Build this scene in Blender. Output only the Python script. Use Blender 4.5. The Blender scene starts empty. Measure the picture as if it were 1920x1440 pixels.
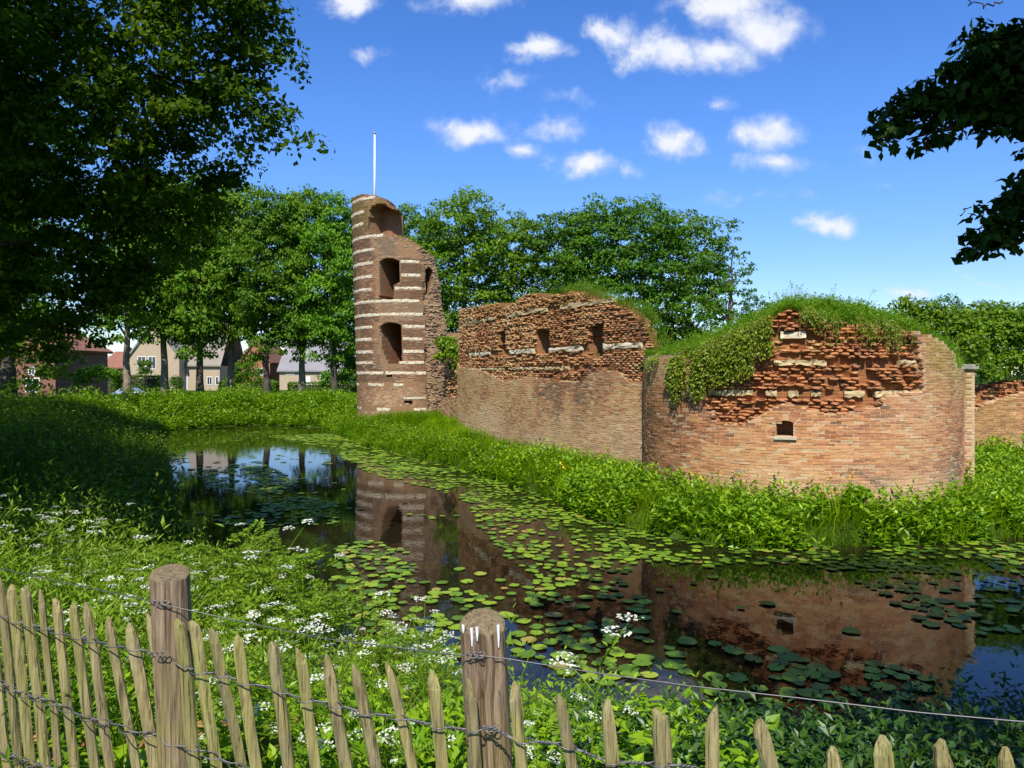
import bpy, math, random
import numpy as np
from mathutils import Vector, Matrix

SC = bpy.context.scene
COL = SC.collection
rng = np.random.default_rng(7)
random.seed(7)

# ------------------------------------------------------------------ camera
EYE = 3.2                      # eye height above the water of the moat (z = 0)
F, CX, HY = 1400.0, 960.0, 700.0
cam_d = bpy.data.cameras.new('camera')
cam = bpy.data.objects.new('camera', cam_d)
COL.objects.link(cam)
cam.location = (0, 0, EYE)
cam.rotation_euler = (math.pi / 2, 0, 0)
cam_d.sensor_width = 36.0
cam_d.lens = 36.0 * F / 1920.0
cam_d.shift_y = -(720.0 - HY) / 1920.0
cam_d.clip_start = 0.1
cam_d.clip_end = 3000
SC.camera = cam

# ------------------------------------------------------------------ light
SUN_EL, SUN_AZ = math.radians(50), math.radians(187)      # azimuth clockwise from +Y
sun_d = bpy.data.lights.new('sun', 'SUN')
sun_d.energy = 5.0
sun_d.angle = math.radians(0.53)
sun_d.color = (1.0, 0.955, 0.88)
sun = bpy.data.objects.new('sun', sun_d)
COL.objects.link(sun)
to_sun = Vector((math.sin(SUN_AZ) * math.cos(SUN_EL), math.cos(SUN_AZ) * math.cos(SUN_EL), math.sin(SUN_EL)))
sun.rotation_euler = to_sun.to_track_quat('Z', 'Y').to_euler()
sun.location = (0, -20, 40)

SC.view_settings.view_transform = 'Standard'
SC.view_settings.look = 'None'
SC.view_settings.exposure = 0.42
SC.view_settings.gamma = 1.0
SC.view_settings.use_curve_mapping = False
SC.render.engine = 'CYCLES'
cy = SC.cycles
cy.max_bounces = 7
cy.diffuse_bounces = 3
cy.glossy_bounces = 3
cy.transmission_bounces = 4
cy.transparent_max_bounces = 4
cy.sample_clamp_indirect = 6
cy.caustics_reflective = False
cy.caustics_refractive = False
cy.use_denoising = True

CLOUDS = [  # direction of each cloud as (px, py, rx, ry, density) on the 1920 px wide view
    (655, 2, 62, 28, 1), (872, 0, 100, 30, 1), (692, 92, 42, 14, .5), (1010, 98, 56, 31, .95), (955, 155, 50, 20, .55),
    (1060, 184, 54, 16, .45), (893, 241, 82, 36, 1), (1050, 233, 60, 26, .5), (985, 280, 50, 24, .6),
    (1090, 304, 70, 29, .95), (1198, 308, 25, 15, .4), (1270, 267, 56, 33, .95), (1330, 193, 42, 17, .5),
    (1430, 248, 78, 42, 1), (1450, 312, 84, 24, .6), (1605, 285, 34, 24, .4), (1640, 336, 36, 11, .3),
    (1560, 424, 58, 26, .95), (1150, 62, 62, 34, 1), (1245, 88, 120, 42, 1), (1320, 90, 120, 44, 1), (1425, 52, 112, 52, 1),
    (1370, -5, 110, 48, 1), (1700, 551, 58, 15, .7), (1850, 523, 52, 8, .45), (1400, 376, 100, 12, .22)]

def build_world():
    w = bpy.data.worlds.new('World')
    SC.world = w
    w.use_nodes = True
    nt = w.node_tree
    nt.nodes.clear()
    N, L = nt.nodes.new, nt.links.new
    def math_(op, a, b=None, c=None, clamp=False):
        n = N('ShaderNodeMath'); n.operation = op; n.use_clamp = clamp
        for i, v in enumerate((a, b, c)):
            if v is None: continue
            if isinstance(v, (int, float)): n.inputs[i].default_value = v
            else: L(v, n.inputs[i])
        return n.outputs[0]
    sky = N('ShaderNodeTexSky'); sky.sky_type = 'NISHITA'; sky.sun_disc = False
    sky.sun_elevation = SUN_EL; sky.sun_rotation = SUN_AZ
    sky.air_density = 1.0; sky.dust_density = 0.0; sky.ozone_density = 2.2; sky.altitude = 1200
    hs = N('ShaderNodeHueSaturation'); hs.inputs['Saturation'].default_value = 1.30; hs.inputs['Value'].default_value = 1.5; hs.inputs['Hue'].default_value = .513
    L(sky.outputs[0], hs.inputs['Color'])
    tc = N('ShaderNodeTexCoord')
    sx = N('ShaderNodeSeparateXYZ'); L(tc.outputs['Generated'], sx.inputs[0])
    x, y, z = sx.outputs
    ys = math_('MAXIMUM', y, 0.05)
    hz = N('ShaderNodeMapRange'); hz.interpolation_type = 'SMOOTHSTEP'; L(z, hz.inputs['Value'])
    hz.inputs['From Min'].default_value = -.02; hz.inputs['From Max'].default_value = .34; hz.inputs['To Min'].default_value = .62; hz.inputs['To Max'].default_value = 1.0
    hm_ = N('ShaderNodeVectorMath'); hm_.operation = 'SCALE'; L(hs.outputs[0], hm_.inputs[0]); L(hz.outputs[0], hm_.inputs['Scale'])
    u = math_('DIVIDE', x, ys); v = math_('DIVIDE', z, ys)
    cb = N('ShaderNodeCombineXYZ'); L(u, cb.inputs[0]); L(v, cb.inputs[1])
    n1 = N('ShaderNodeTexNoise'); n1.inputs['Scale'].default_value = 9; n1.inputs['Detail'].default_value = 6
    n1.inputs['Roughness'].default_value = .6; n1.inputs['Distortion'].default_value = .25
    L(cb.outputs[0], n1.inputs['Vector'])
    n2 = N('ShaderNodeTexNoise'); n2.inputs['Scale'].default_value = 26; n2.inputs['Detail'].default_value = 9
    n2.inputs['Roughness'].default_value = .62
    L(cb.outputs[0], n2.inputs['Vector'])
    # warp the coordinates a little so no cloud is an ellipse
    vm = N('ShaderNodeVectorMath'); vm.operation = 'SUBTRACT'; L(n1.outputs['Color'], vm.inputs[0]); vm.inputs[1].default_value = (.5, .5, .5)
    vs = N('ShaderNodeVectorMath'); vs.operation = 'MULTIPLY_ADD'; L(vm.outputs[0], vs.inputs[0]); vs.inputs[1].default_value = (.13, .075, 0)
    L(cb.outputs[0], vs.inputs[2])
    acc = None; shade = None
    for px, py, rx, ry, s in CLOUDS:
        m = N('ShaderNodeVectorMath'); m.operation = 'MULTIPLY_ADD'
        u0, v0, ru, rv = (px - CX) / F, (HY - py) / F, rx * 1.14 / F, ry * 1.14 / F
        L(vs.outputs[0], m.inputs[0]); m.inputs[1].default_value = (1 / ru, 1 / rv, 0); m.inputs[2].default_value = (-u0 / ru, -v0 / rv, 0)
        d = N('ShaderNodeVectorMath'); d.operation = 'LENGTH'; L(m.outputs[0], d.inputs[0])
        f = math_('MULTIPLY_ADD', d.outputs['Value'], -s, s * 1.05)
        acc = f if acc is None else math_('MAXIMUM', acc, f)
    nn = math_('MULTIPLY_ADD', n2.outputs['Fac'], 1.15, -0.575)
    n1s = math_('MULTIPLY_ADD', n1.outputs['Fac'], 1.0, -0.5)
    dens = math_('ADD', math_('ADD', acc, nn), n1s)
    mr = N('ShaderNodeMapRange'); mr.interpolation_type = 'SMOOTHSTEP'
    L(dens, mr.inputs['Value']); mr.inputs['From Min'].default_value = -.02; mr.inputs['From Max'].default_value = .95
    fr = N('ShaderNodeMapRange'); fr.interpolation_type = 'SMOOTHSTEP'; L(y, fr.inputs['Value'])
    fr.inputs['From Min'].default_value = .1; fr.inputs['From Max'].default_value = .25
    front = math_('MULTIPLY', mr.outputs[0], fr.outputs[0])
    # the rest of the sky dome: the same sort of scattered cumulus
    zs = math_('MAXIMUM', z, 0.06)
    cb2 = N('ShaderNodeCombineXYZ'); L(math_('DIVIDE', x, zs), cb2.inputs[0]); L(math_('DIVIDE', y, zs), cb2.inputs[1])
    n3 = N('ShaderNodeTexNoise'); n3.inputs['Scale'].default_value = 1.1; n3.inputs['Detail'].default_value = 7; n3.inputs['Roughness'].default_value = .58
    L(cb2.outputs[0], n3.inputs['Vector'])
    m3 = N('ShaderNodeMapRange'); m3.interpolation_type = 'SMOOTHSTEP'; L(n3.outputs['Fac'], m3.inputs['Value'])
    m3.inputs['From Min'].default_value = .57; m3.inputs['From Max'].default_value = .75
    out_u = N('ShaderNodeMapRange'); out_u.interpolation_type = 'SMOOTHSTEP'
    L(math_('MAXIMUM', math_('ABSOLUTE', u), math_('ADD', v, .25)), out_u.inputs['Value'])
    out_u.inputs['From Min'].default_value = .75; out_u.inputs['From Max'].default_value = .95
    outm = math_('MAXIMUM', out_u.outputs[0], math_('SUBTRACT', 1.0, fr.outputs[0]))
    rest = math_('MULTIPLY', m3.outputs[0], outm)
    cloud = math_('MULTIPLY', math_('MAXIMUM', front, rest), 0.93)
    mx = N('ShaderNodeMix'); mx.data_type = 'RGBA'
    L(cloud, mx.inputs[0]); L(hm_.outputs[0], mx.inputs[6])
    tint = N('ShaderNodeMix'); tint.data_type = 'RGBA'; L(math_('MULTIPLY', mr.outputs[0], math_('MULTIPLY_ADD', n2.outputs['Fac'], 1.7, .05), None, True), tint.inputs[0])
    tint.inputs[6].default_value = (4.6, 5.3, 6.9, 1); tint.inputs[7].default_value = (6.7, 6.8, 7.1, 1)
    L(tint.outputs[2], mx.inputs[7])
    bg = N('ShaderNodeBackground'); bg.inputs['Strength'].default_value = 0.11
    L(mx.outputs[2], bg.inputs['Color'])
    out = N('ShaderNodeOutputWorld'); L(bg.outputs[0], out.inputs['Surface'])
build_world()

# ------------------------------------------------------------------ helpers
def at(px, py, Y):
    return np.array([(px - CX) / F * Y, Y, EYE - (py - HY) / F * Y])

def proj(P):
    P = np.asarray(P, float)
    y = np.maximum(P[..., 1], 1e-3)
    return CX + F * P[..., 0] / y, HY - F * (P[..., 2] - EYE) / y

def inpoly(px, py, poly):
    px = np.asarray(px, float); py = np.asarray(py, float)
    r = np.zeros(px.shape, bool)
    n = len(poly)
    for i in range(n):
        x0, y0 = poly[i]; x1, y1 = poly[(i + 1) % n]
        if y0 == y1: continue
        c = (y0 > py) != (y1 > py)
        r ^= c & (px < (x1 - x0) * (py - y0) / (y1 - y0) + x0)
    return r

def ss(t):
    t = np.clip(t, 0, 1)
    return t * t * (3 - 2 * t)

def vnoise(x, y, seed=0):
    """smooth value noise in [0, 1]"""
    x = np.asarray(x, float); y = np.asarray(y, float)
    xi = np.floor(x).astype(np.int64); yi = np.floor(y).astype(np.int64)
    fx = ss(x - xi); fy = ss(y - yi)
    def h(a, b):
        n = (a * 374761393 + b * 668265263 + seed * 974711) & 0x7fffffff
        n = ((n ^ (n >> 13)) * 1274126177) & 0x7fffffff
        return ((n ^ (n >> 16)) & 0xffff) / 65535.0
    return (h(xi, yi) * (1 - fx) + h(xi + 1, yi) * fx) * (1 - fy) + (h(xi, yi + 1) * (1 - fx) + h(xi + 1, yi + 1) * fx) * fy

def norm(v):
    v = np.asarray(v, float)
    return v / np.maximum(np.linalg.norm(v, axis=-1, keepdims=True), 1e-9)

def mesh_of(name, verts, faces, tint=None, smooth=False, mat=None):
    """faces: (M, k) array or a list of such arrays; tint: (N,) or (N,3) per vertex"""
    verts = np.asarray(verts, np.float32).reshape(-1, 3)
    if isinstance(faces, np.ndarray): faces = [faces]
    faces = [np.asarray(f, np.int32) for f in faces if len(f)]
    me = bpy.data.meshes.new(name)
    me.vertices.add(len(verts))
    me.vertices.foreach_set('co', verts.ravel())
    nl = sum(f.size for f in faces); nf = sum(len(f) for f in faces)
    me.loops.add(nl); me.polygons.add(nf)
    me.loops.foreach_set('vertex_index', np.concatenate([f.ravel() for f in faces]))
    tot = np.concatenate([np.full(len(f), f.shape[1], np.int32) for f in faces])
    me.polygons.foreach_set('loop_start', np.concatenate([[0], np.cumsum(tot)[:-1]]).astype(np.int32))
    me.polygons.foreach_set('use_smooth', np.full(nf, smooth))
    if tint is not None:
        t = np.asarray(tint, np.float32)
        c = np.ones((len(verts), 4), np.float32)
        if t.ndim == 1: c[:, :3] = t[:, None]
        else: c[:, :t.shape[1]] = t
        a = me.attributes.new('tint', 'FLOAT_COLOR', 'POINT')
        a.data.foreach_set('color', c.ravel())
    me.update(calc_edges=True)
    me.validate()
    if mat: me.materials.append(mat)
    return me

def place(name, me, parent=None, loc=(0, 0, 0)):
    o = bpy.data.objects.new(name, me)
    COL.objects.link(o)
    o.location = loc
    if parent: o.parent = parent
    return o

def tag(o, label=None, cat=None, group=None, kind=None):
    if label: o['label'] = label
    if cat: o['category'] = cat
    if group: o['group'] = group
    if kind: o['kind'] = kind
    return o

def thing(name, label, cat, loc=(0, 0, 0), group=None):
    o = bpy.data.objects.new(name, None)
    COL.objects.link(o)
    o.location = loc
    o.empty_display_size = .2
    return tag(o, label, cat, group)

def part(name, verts, faces, mat, root, tint=None, smooth=False, kind=None):
    """a part whose vertices are given in world space, parented to an unrotated root"""
    v = np.asarray(verts, float).reshape(-1, 3) - np.array(root.location)
    o = place(name, mesh_of(name, v, faces, tint, smooth, mat), root)
    if kind: o['kind'] = kind
    return o

BOXF = np.array([[0, 3, 2, 1], [4, 5, 6, 7], [0, 1, 5, 4], [1, 2, 6, 5], [2, 3, 7, 6], [3, 0, 4, 7]])
BOXV = np.array([[-1, -1, -1], [1, -1, -1], [1, 1, -1], [-1, 1, -1], [-1, -1, 1], [1, -1, 1], [1, 1, 1], [-1, 1, 1]], float)

_g = np.array([(x, y, z) for z in (-1, 0, 1) for y in (-1, 0, 1) for x in (-1, 0, 1)], float)
_keep = np.abs(_g).max(1) > 0
_id = -np.ones(27, int); _id[_keep] = np.arange(26)
RBV = _g[_keep].copy(); _k = np.abs(RBV).sum(1)
RBV *= np.where(_k == 3, .84, np.where(_k == 2, .95, 1.03))[:, None]
def _gi(x, y, z): return _id[(z + 1) * 9 + (y + 1) * 3 + x + 1]
RBF = []
for _ax in range(3):
    for _s in (-1, 1):
        for _a in (-1, 0):
            for _b in (-1, 0):
                q_ = []
                for da, db in ((0, 0), (1, 0), (1, 1), (0, 1)):
                    p_ = [0, 0, 0]; p_[_ax] = _s; p_[(_ax + 1) % 3] = _a + da; p_[(_ax + 2) % 3] = _b + db; q_.append(_gi(*p_))
                RBF.append(q_ if _s > 0 else q_[::-1])
RBF = np.array(RBF)
def worn_boxes(C, A, B, D, half, jit, r):
    n = len(C)
    loc = RBV[None] * half[:, None, :] + r.normal(0, jit, (n, 26, 3))
    V = C[:, None] + loc[..., :1] * A[:, None] + loc[..., 1:2] * B[:, None] + loc[..., 2:] * D[:, None]
    return V.reshape(-1, 3), (RBF[None] + 26 * np.arange(n)[:, None, None]).reshape(-1, 4)

def boxes(C, A, B, D, half, jit=0.0, r=rng):
    """boxes at C with axes A, B, D (N,3) and half sizes (N,3)"""
    n = len(C)
    loc = BOXV[None] * half[:, None, :]
    if np.any(jit): loc = loc + r.normal(0, 1, loc.shape) * np.broadcast_to(jit, (n,))[:, None, None]
    V = C[:, None] + loc[..., :1] * A[:, None] + loc[..., 1:2] * B[:, None] + loc[..., 2:] * D[:, None]
    Fc = BOXF[None] + 8 * np.arange(n)[:, None, None]
    return V.reshape(-1, 3), Fc.reshape(-1, 4)

def box(lo, hi):
    lo = np.array(lo, float); hi = np.array(hi, float)
    return (lo + hi) / 2 + BOXV * (hi - lo) / 2, BOXF.copy()

def joinv(parts):
    V, Fs, o = [], [], 0
    for v, f in parts:
        V.append(np.asarray(v, float).reshape(-1, 3)); Fs.append(np.asarray(f) + o); o += len(V[-1])
    return np.concatenate(V), Fs

def tube(pts, rad, sides=8, cap=True):
    pts = np.asarray(pts, float); n = len(pts)
    rad = np.broadcast_to(np.asarray(rad, float), (n,))
    T = norm(np.gradient(pts, axis=0))
    ref = np.array([0.13, 0.21, 1.0]) if abs(T[:, 2]).mean() < .8 else np.array([0.1, 1.0, 0.1])
    A = norm(np.cross(T, ref)); B = np.cross(T, A)
    a = np.linspace(0, 2 * math.pi, sides, endpoint=False)
    V = pts[:, None] + rad[:, None, None] * (np.cos(a)[None, :, None] * A[:, None] + np.sin(a)[None, :, None] * B[:, None])
    i = np.arange(n - 1)[:, None] * sides; j = np.arange(sides)[None]; k = (j + 1) % sides
    q = np.stack([i + j, i + k, i + sides + k, i + sides + j], -1).reshape(-1, 4)
    fs = [q]
    if cap:
        fs.append(np.array([np.arange(sides)[::-1], (n - 1) * sides + np.arange(sides)]))
    return V.reshape(-1, 3), fs

def tubes(list_of, sides=6):
    V, Q, o = [], [], 0
    for pts, rad in list_of:
        v, f = tube(pts, rad, sides, False)
        V.append(v); Q.append(f[0] + o); o += len(v)
    return np.concatenate(V), np.concatenate(Q)

def leaves(P, D, Nn, ln, wd, fold=.25):
    """one folded leaf (a quad of two triangles) per row"""
    D = norm(D); S = norm(np.cross(D, Nn)); U = np.cross(S, D)
    ln = np.broadcast_to(ln, (len(P),))[:, None]; wd = np.broadcast_to(wd, (len(P),))[:, None]
    m = P + D * ln * .45
    V = np.stack([P, m + S * wd * .5 + U * wd * fold, P + D * ln, m - S * wd * .5 + U * wd * fold], 1)
    Fq = np.arange(4 * len(P)).reshape(-1, 4)
    return V.reshape(-1, 3), Fq

def blades(P, h, w, lean, az, face):
    """grass blades: two quads each, bending over"""
    n = len(P)
    L = np.stack([np.cos(az), np.sin(az), np.zeros(n)], 1); S = np.stack([-np.sin(face), np.cos(face), np.zeros(n)], 1)
    Z = np.array([0, 0, 1.0])
    h = h[:, None]; w = w[:, None]; lean = lean[:, None]
    m = P + Z * h * .55 + L * h * lean * .25
    t = P + Z * h * (1 - .35 * lean) + L * h * lean * .9
    V = np.stack([P - S * w * .5, P + S * w * .5, m + S * w * .45, m - S * w * .45, t + S * w * .06, t - S * w * .06], 1)
    b = 6 * np.arange(n)[:, None]
    Fq = np.concatenate([b + np.array([0, 1, 2, 3]), b + np.array([3, 2, 4, 5])], 0)
    return V.reshape(-1, 3), Fq

def rand_unit(n, r=rng):
    return norm(r.normal(0, 1, (n, 3)))

# ------------------------------------------------------------------ materials
def newmat(name):
    m = bpy.data.materials.new(name)
    m.use_nodes = True
    nt = m.node_tree
    return m, nt, nt.nodes['Principled BSDF'], nt.nodes['Material Output']

def ramp(nt, fac, stops):
    r = nt.nodes.new('ShaderNodeValToRGB')
    e = r.color_ramp.elements
    e[0].position, e[0].color = stops[0][0], (*stops[0][1], 1)
    e[1].position, e[1].color = stops[-1][0], (*stops[-1][1], 1)
    for p, c in stops[1:-1]:
        x = e.new(p); x.color = (*c, 1)
    nt.links.new(fac, r.inputs[0])
    return r.outputs[0]

def noise(nt, scale, detail=4, rough=.55, vec=None, coord='Object'):
    n = nt.nodes.new('ShaderNodeTexNoise')
    n.inputs['Scale'].default_value = scale; n.inputs['Detail'].default_value = detail; n.inputs['Roughness'].default_value = rough
    if vec is None:
        vec = nt.nodes.new('ShaderNodeTexCoord').outputs[coord]
    nt.links.new(vec, n.inputs['Vector'])
    return n.outputs['Fac']

def mixc(nt, fac, a, b, mode='MIX'):
    n = nt.nodes.new('ShaderNodeMix'); n.data_type = 'RGBA'; n.blend_type = mode
    for i, v in ((0, fac), (6, a), (7, b)):
        if isinstance(v, (int, float)): n.inputs[i].default_value = v
        elif isinstance(v, tuple): n.inputs[i].default_value = (*v, 1)
        else: nt.links.new(v, n.inputs[i])
    return n.outputs[2]

def mapr(nt, v, a, b, c=0., d=1.):
    n = nt.nodes.new('ShaderNodeMapRange'); nt.links.new(v, n.inputs[0])
    for i, k in enumerate((a, b, c, d)): n.inputs[1 + i].default_value = k
    return n.outputs[0]

def bump(nt, bsdf, h, strength, dist):
    b = nt.nodes.new('ShaderNodeBump'); b.inputs['Strength'].default_value = strength; b.inputs['Distance'].default_value = dist
    nt.links.new(h, b.inputs['Height']); nt.links.new(b.outputs[0], bsdf.inputs['Normal'])

def tint_of(nt):
    a = nt.nodes.new('ShaderNodeAttribute'); a.attribute_name = 'tint'
    s = nt.nodes.new('ShaderNodeSeparateColor'); nt.links.new(a.outputs['Color'], s.inputs[0])
    return s.outputs

def leaf_mat(name, stops, trans=.35, rough=.45, spec=.35, tboost=1.6):
    m, nt, b, out = newmat(name)
    t = tint_of(nt)
    c = ramp(nt, t[0], stops)
    oi = nt.nodes.new('ShaderNodeObjectInfo')
    hv = nt.nodes.new('ShaderNodeHueSaturation'); nt.links.new(c, hv.inputs['Color'])
    nt.links.new(mapr(nt, oi.outputs['Random'], 0, 1, .489, .506), hv.inputs['Hue'])
    rv = nt.nodes.new('ShaderNodeMath'); rv.operation = 'MULTIPLY_ADD'; rv.inputs[1].default_value = 7.31; rv.inputs[2].default_value = .17
    fv = nt.nodes.new('ShaderNodeMath'); fv.operation = 'FRACT'
    nt.links.new(oi.outputs['Random'], rv.inputs[0]); nt.links.new(rv.outputs[0], fv.inputs[0])
    nt.links.new(mapr(nt, fv.outputs[0], 0, 1, .80, 1.18), hv.inputs['Value'])
    c = hv.outputs[0]
    nt.links.new(c, b.inputs['Base Color'])
    b.inputs['Roughness'].default_value = rough
    b.inputs['Specular IOR Level'].default_value = spec
    tr = nt.nodes.new('ShaderNodeBsdfTranslucent')
    tc = mixc(nt, 1.0, c, (tboost, tboost * 1.02, tboost * .45), 'MULTIPLY')
    nt.links.new(tc, tr.inputs['Color'])
    mx = nt.nodes.new('ShaderNodeMixShader'); mx.inputs[0].default_value = trans
    nt.links.new(b.outputs[0], mx.inputs[1]); nt.links.new(tr.outputs[0], mx.inputs[2])
    nt.links.new(mx.outputs[0], out.inputs['Surface'])
    return m

M = {}
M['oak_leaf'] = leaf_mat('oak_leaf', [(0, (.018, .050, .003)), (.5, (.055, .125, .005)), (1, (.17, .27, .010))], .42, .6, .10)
M['row_leaf'] = leaf_mat('row_leaf', [(0, (.04, .105, .005)), (.5, (.095, .205, .008)), (1, (.19, .32, .014))], .3, .5, .2)
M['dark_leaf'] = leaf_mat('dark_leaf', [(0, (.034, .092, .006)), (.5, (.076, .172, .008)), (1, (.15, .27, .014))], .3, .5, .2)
M['far_leaf'] = leaf_mat('far_leaf', [(0, (.04, .10, .03)), (.5, (.07, .16, .045)), (1, (.12, .22, .06))], .3, .6, .15)
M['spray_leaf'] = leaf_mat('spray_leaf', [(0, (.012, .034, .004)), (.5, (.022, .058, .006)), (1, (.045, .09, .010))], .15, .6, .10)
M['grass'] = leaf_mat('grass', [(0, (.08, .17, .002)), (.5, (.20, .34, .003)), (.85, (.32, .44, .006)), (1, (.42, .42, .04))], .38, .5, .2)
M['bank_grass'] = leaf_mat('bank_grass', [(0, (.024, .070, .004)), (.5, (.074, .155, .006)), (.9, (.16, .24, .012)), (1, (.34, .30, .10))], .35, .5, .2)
M['herb'] = leaf_mat('herb', [(0, (.040, .115, .003)), (.5, (.130, .250, .005)), (1, (.29, .41, .012))], .35, .4, .35)
M['painted_shade_herb'] = leaf_mat('painted_shade_herb', [(0, (.012, .036, .003)), (.5, (.024, .066, .005)), (1, (.055, .115, .009))], .2, .4, .35)  # darker copy of herb: shade of the lower right put into the leaf colour
M['parsley'] = leaf_mat('parsley', [(0, (.07, .15, .006)), (.5, (.165, .28, .012)), (1, (.31, .41, .05))], .4, .5, .2)
M['ivy'] = leaf_mat('ivy', [(0, (.055, .10, .005)), (.5, (.16, .24, .012)), (1, (.34, .40, .05))], .3, .4, .35)
M['mound_grass'] = leaf_mat('mound_grass', [(0, (.07, .17, .008)), (.5, (.16, .31, .012)), (.9, (.25, .38, .03)), (1, (.36, .36, .10))], .38, .5, .2)
M['petal'] = leaf_mat('petal', [(0, (.62, .64, .50)), (1, (.82, .82, .74))], .3, .6, .2, 1.0)
M['iris'] = leaf_mat('iris', [(0, (.75, .50, .01)), (1, (.85, .65, .03))], .3, .5, .2, 1.0)
M['dry_leaf'] = leaf_mat('dry_leaf', [(0, (.20, .09, .035)), (1, (.42, .24, .10))], .2, .7, .1, 1.0)

def bark_mat(name, a, b):
    m, nt, bs, _ = newmat(name)
    tc = nt.nodes.new('ShaderNodeTexCoord'); mp = nt.nodes.new('ShaderNodeMapping'); mp.inputs['Scale'].default_value = (7, 7, 1.2)
    nt.links.new(tc.outputs['Object'], mp.inputs[0])
    n = noise(nt, 2.2, 6, .65, mp.outputs[0])
    nt.links.new(ramp(nt, n, [(.3, a), (.7, b)]), bs.inputs['Base Color'])
    bs.inputs['Roughness'].default_value = .9
    bump(nt, bs, n, .8, .04)
    return m
M['bark'] = bark_mat('bark', (.035, .026, .018), (.12, .095, .065))
M['pale_bark'] = bark_mat('pale_bark', (.13, .10, .07), (.32, .26, .18))

def brick_mat(name, stops, dirt=(.12, .075, .042), lime=(.64, .51, .33), moss=(.24, .20, .03), limeamt=.5):
    """tint.r picks the brick colour, tint.g the amount of lime bloom, tint.b moss"""
    m, nt, b, _ = newmat(name)
    t = tint_of(nt)
    geo = nt.nodes.new('ShaderNodeNewGeometry')
    c = ramp(nt, t[0], stops)
    n1 = noise(nt, 23, 5, .65, geo.outputs['Position'])
    n2 = noise(nt, 1.1, 5, .6, geo.outputs['Position'])
    n3 = noise(nt, 70, 3, .6, geo.outputs['Position'])
    c = mixc(nt, mapr(nt, n1, .5, .85, 0, .55), c, dirt)
    c = mixc(nt, mapr(nt, n3, .5, .72, 0, .5), c, lime)
    mul = nt.nodes.new('ShaderNodeMath'); mul.operation = 'MULTIPLY'
    nt.links.new(t[1], mul.inputs[0]); nt.links.new(mapr(nt, n1, .3, .65, .25, 1), mul.inputs[1])
    c = mixc(nt, mul.outputs[0], c, lime)
    m2 = nt.nodes.new('ShaderNodeMath'); m2.operation = 'MULTIPLY'
    nt.links.new(t[2], m2.inputs[0]); nt.links.new(mapr(nt, n1, .25, .6, .3, 1), m2.inputs[1])
    c = mixc(nt, m2.outputs[0], c, moss)
    c = mixc(nt, mapr(nt, n2, .5, .75, 0, .35), c, dirt)
    nt.links.new(c, b.inputs['Base Color'])
    b.inputs['Roughness'].default_value = .92
    b.inputs['Specular IOR Level'].default_value = .15
    bump(nt, b, n1, .6, .02)
    return m
M['round_brick'] = brick_mat('round_brick', [(0, (.11, .038, .018)), (.25, (.33, .10, .032)), (.5, (.50, .19, .062)), (.75, (.56, .28, .105)), (1, (.56, .40, .21))])
M['mid_brick'] = brick_mat('mid_brick', [(0, (.11, .042, .020)), (.3, (.32, .115, .040)), (.55, (.50, .24, .090)), (.8, (.56, .345, .15)), (1, (.60, .45, .25))])
M['tower_brick'] = brick_mat('tower_brick', [(0, (.05, .022, .013)), (.3, (.115, .044, .022)), (.6, (.20, .082, .036)), (.85, (.36, .18, .080)), (1, (.46, .30, .16))])
M['red_brick'] = brick_mat('red_brick', [(0, (.14, .055, .032)), (.4, (.30, .10, .05)), (.8, (.42, .16, .075)), (1, (.46, .24, .13))])

def core_mat(name, mortar, rubble):
    m, nt, b, _ = newmat(name)
    t = tint_of(nt)
    geo = nt.nodes.new('ShaderNodeNewGeometry')
    n1 = noise(nt, 9, 6, .7, geo.outputs['Position'])
    n2 = noise(nt, 1.3, 4, .6, geo.outputs['Position'])
    c = mixc(nt, t[0], mortar, rubble)
    c = mixc(nt, mapr(nt, n1, .4, .75, 0, .6), c, tuple(x * .45 for x in rubble))
    c = mixc(nt, mapr(nt, n2, .5, .8, 0, .4), c, (.09, .085, .05))
    sep = nt.nodes.new('ShaderNodeSeparateXYZ'); nt.links.new(geo.outputs['Position'], sep.inputs[0])
    w = nt.nodes.new('ShaderNodeMath'); w.operation = 'PINGPONG'; w.inputs[1].default_value = .032
    nt.links.new(sep.outputs[2], w.inputs[0])
    h = nt.nodes.new('ShaderNodeMath'); h.operation = 'MULTIPLY_ADD'; h.inputs[1].default_value = 6.0
    nt.links.new(w.outputs[0], h.inputs[0]); nt.links.new(n1, h.inputs[2])
    nt.links.new(c, b.inputs['Base Color'])
    b.inputs['Roughness'].default_value = .95
    b.inputs['Specular IOR Level'].default_value = .1
    bump(nt, b, h.outputs[0], .8, .03)
    return m
M['round_core'] = core_mat('round_core', (.56, .40, .23), (.30, .125, .05))
M['mid_core'] = core_mat('mid_core', (.50, .37, .21), (.30, .14, .06))
M['tower_core'] = core_mat('tower_core', (.34, .22, .12), (.26, .125, .06))

def stone_mat(name, stops, sc=8, bd=.02):
    m, nt, b, _ = newmat(name)
    geo = nt.nodes.new('ShaderNodeNewGeometry')
    n = noise(nt, sc, 6, .65, geo.outputs['Position'])
    nt.links.new(ramp(nt, n, stops), b.inputs['Base Color'])
    b.inputs['Roughness'].default_value = .9
    b.inputs['Specular IOR Level'].default_value = .2
    bump(nt, b, n, .7, bd)
    return m
M['pale_stone'] = stone_mat('pale_stone', [(.25, (.34, .27, .17)), (.5, (.60, .52, .37)), (.75, (.72, .65, .50))])
M['buff_stone'] = stone_mat('buff_stone', [(.25, (.24, .17, .08)), (.5, (.47, .36, .19)), (.75, (.62, .51, .32))])
M['grey_stone'] = stone_mat('grey_stone', [(.25, (.14, .13, .10)), (.5, (.28, .26, .20)), (.75, (.40, .37, .30))])

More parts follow.
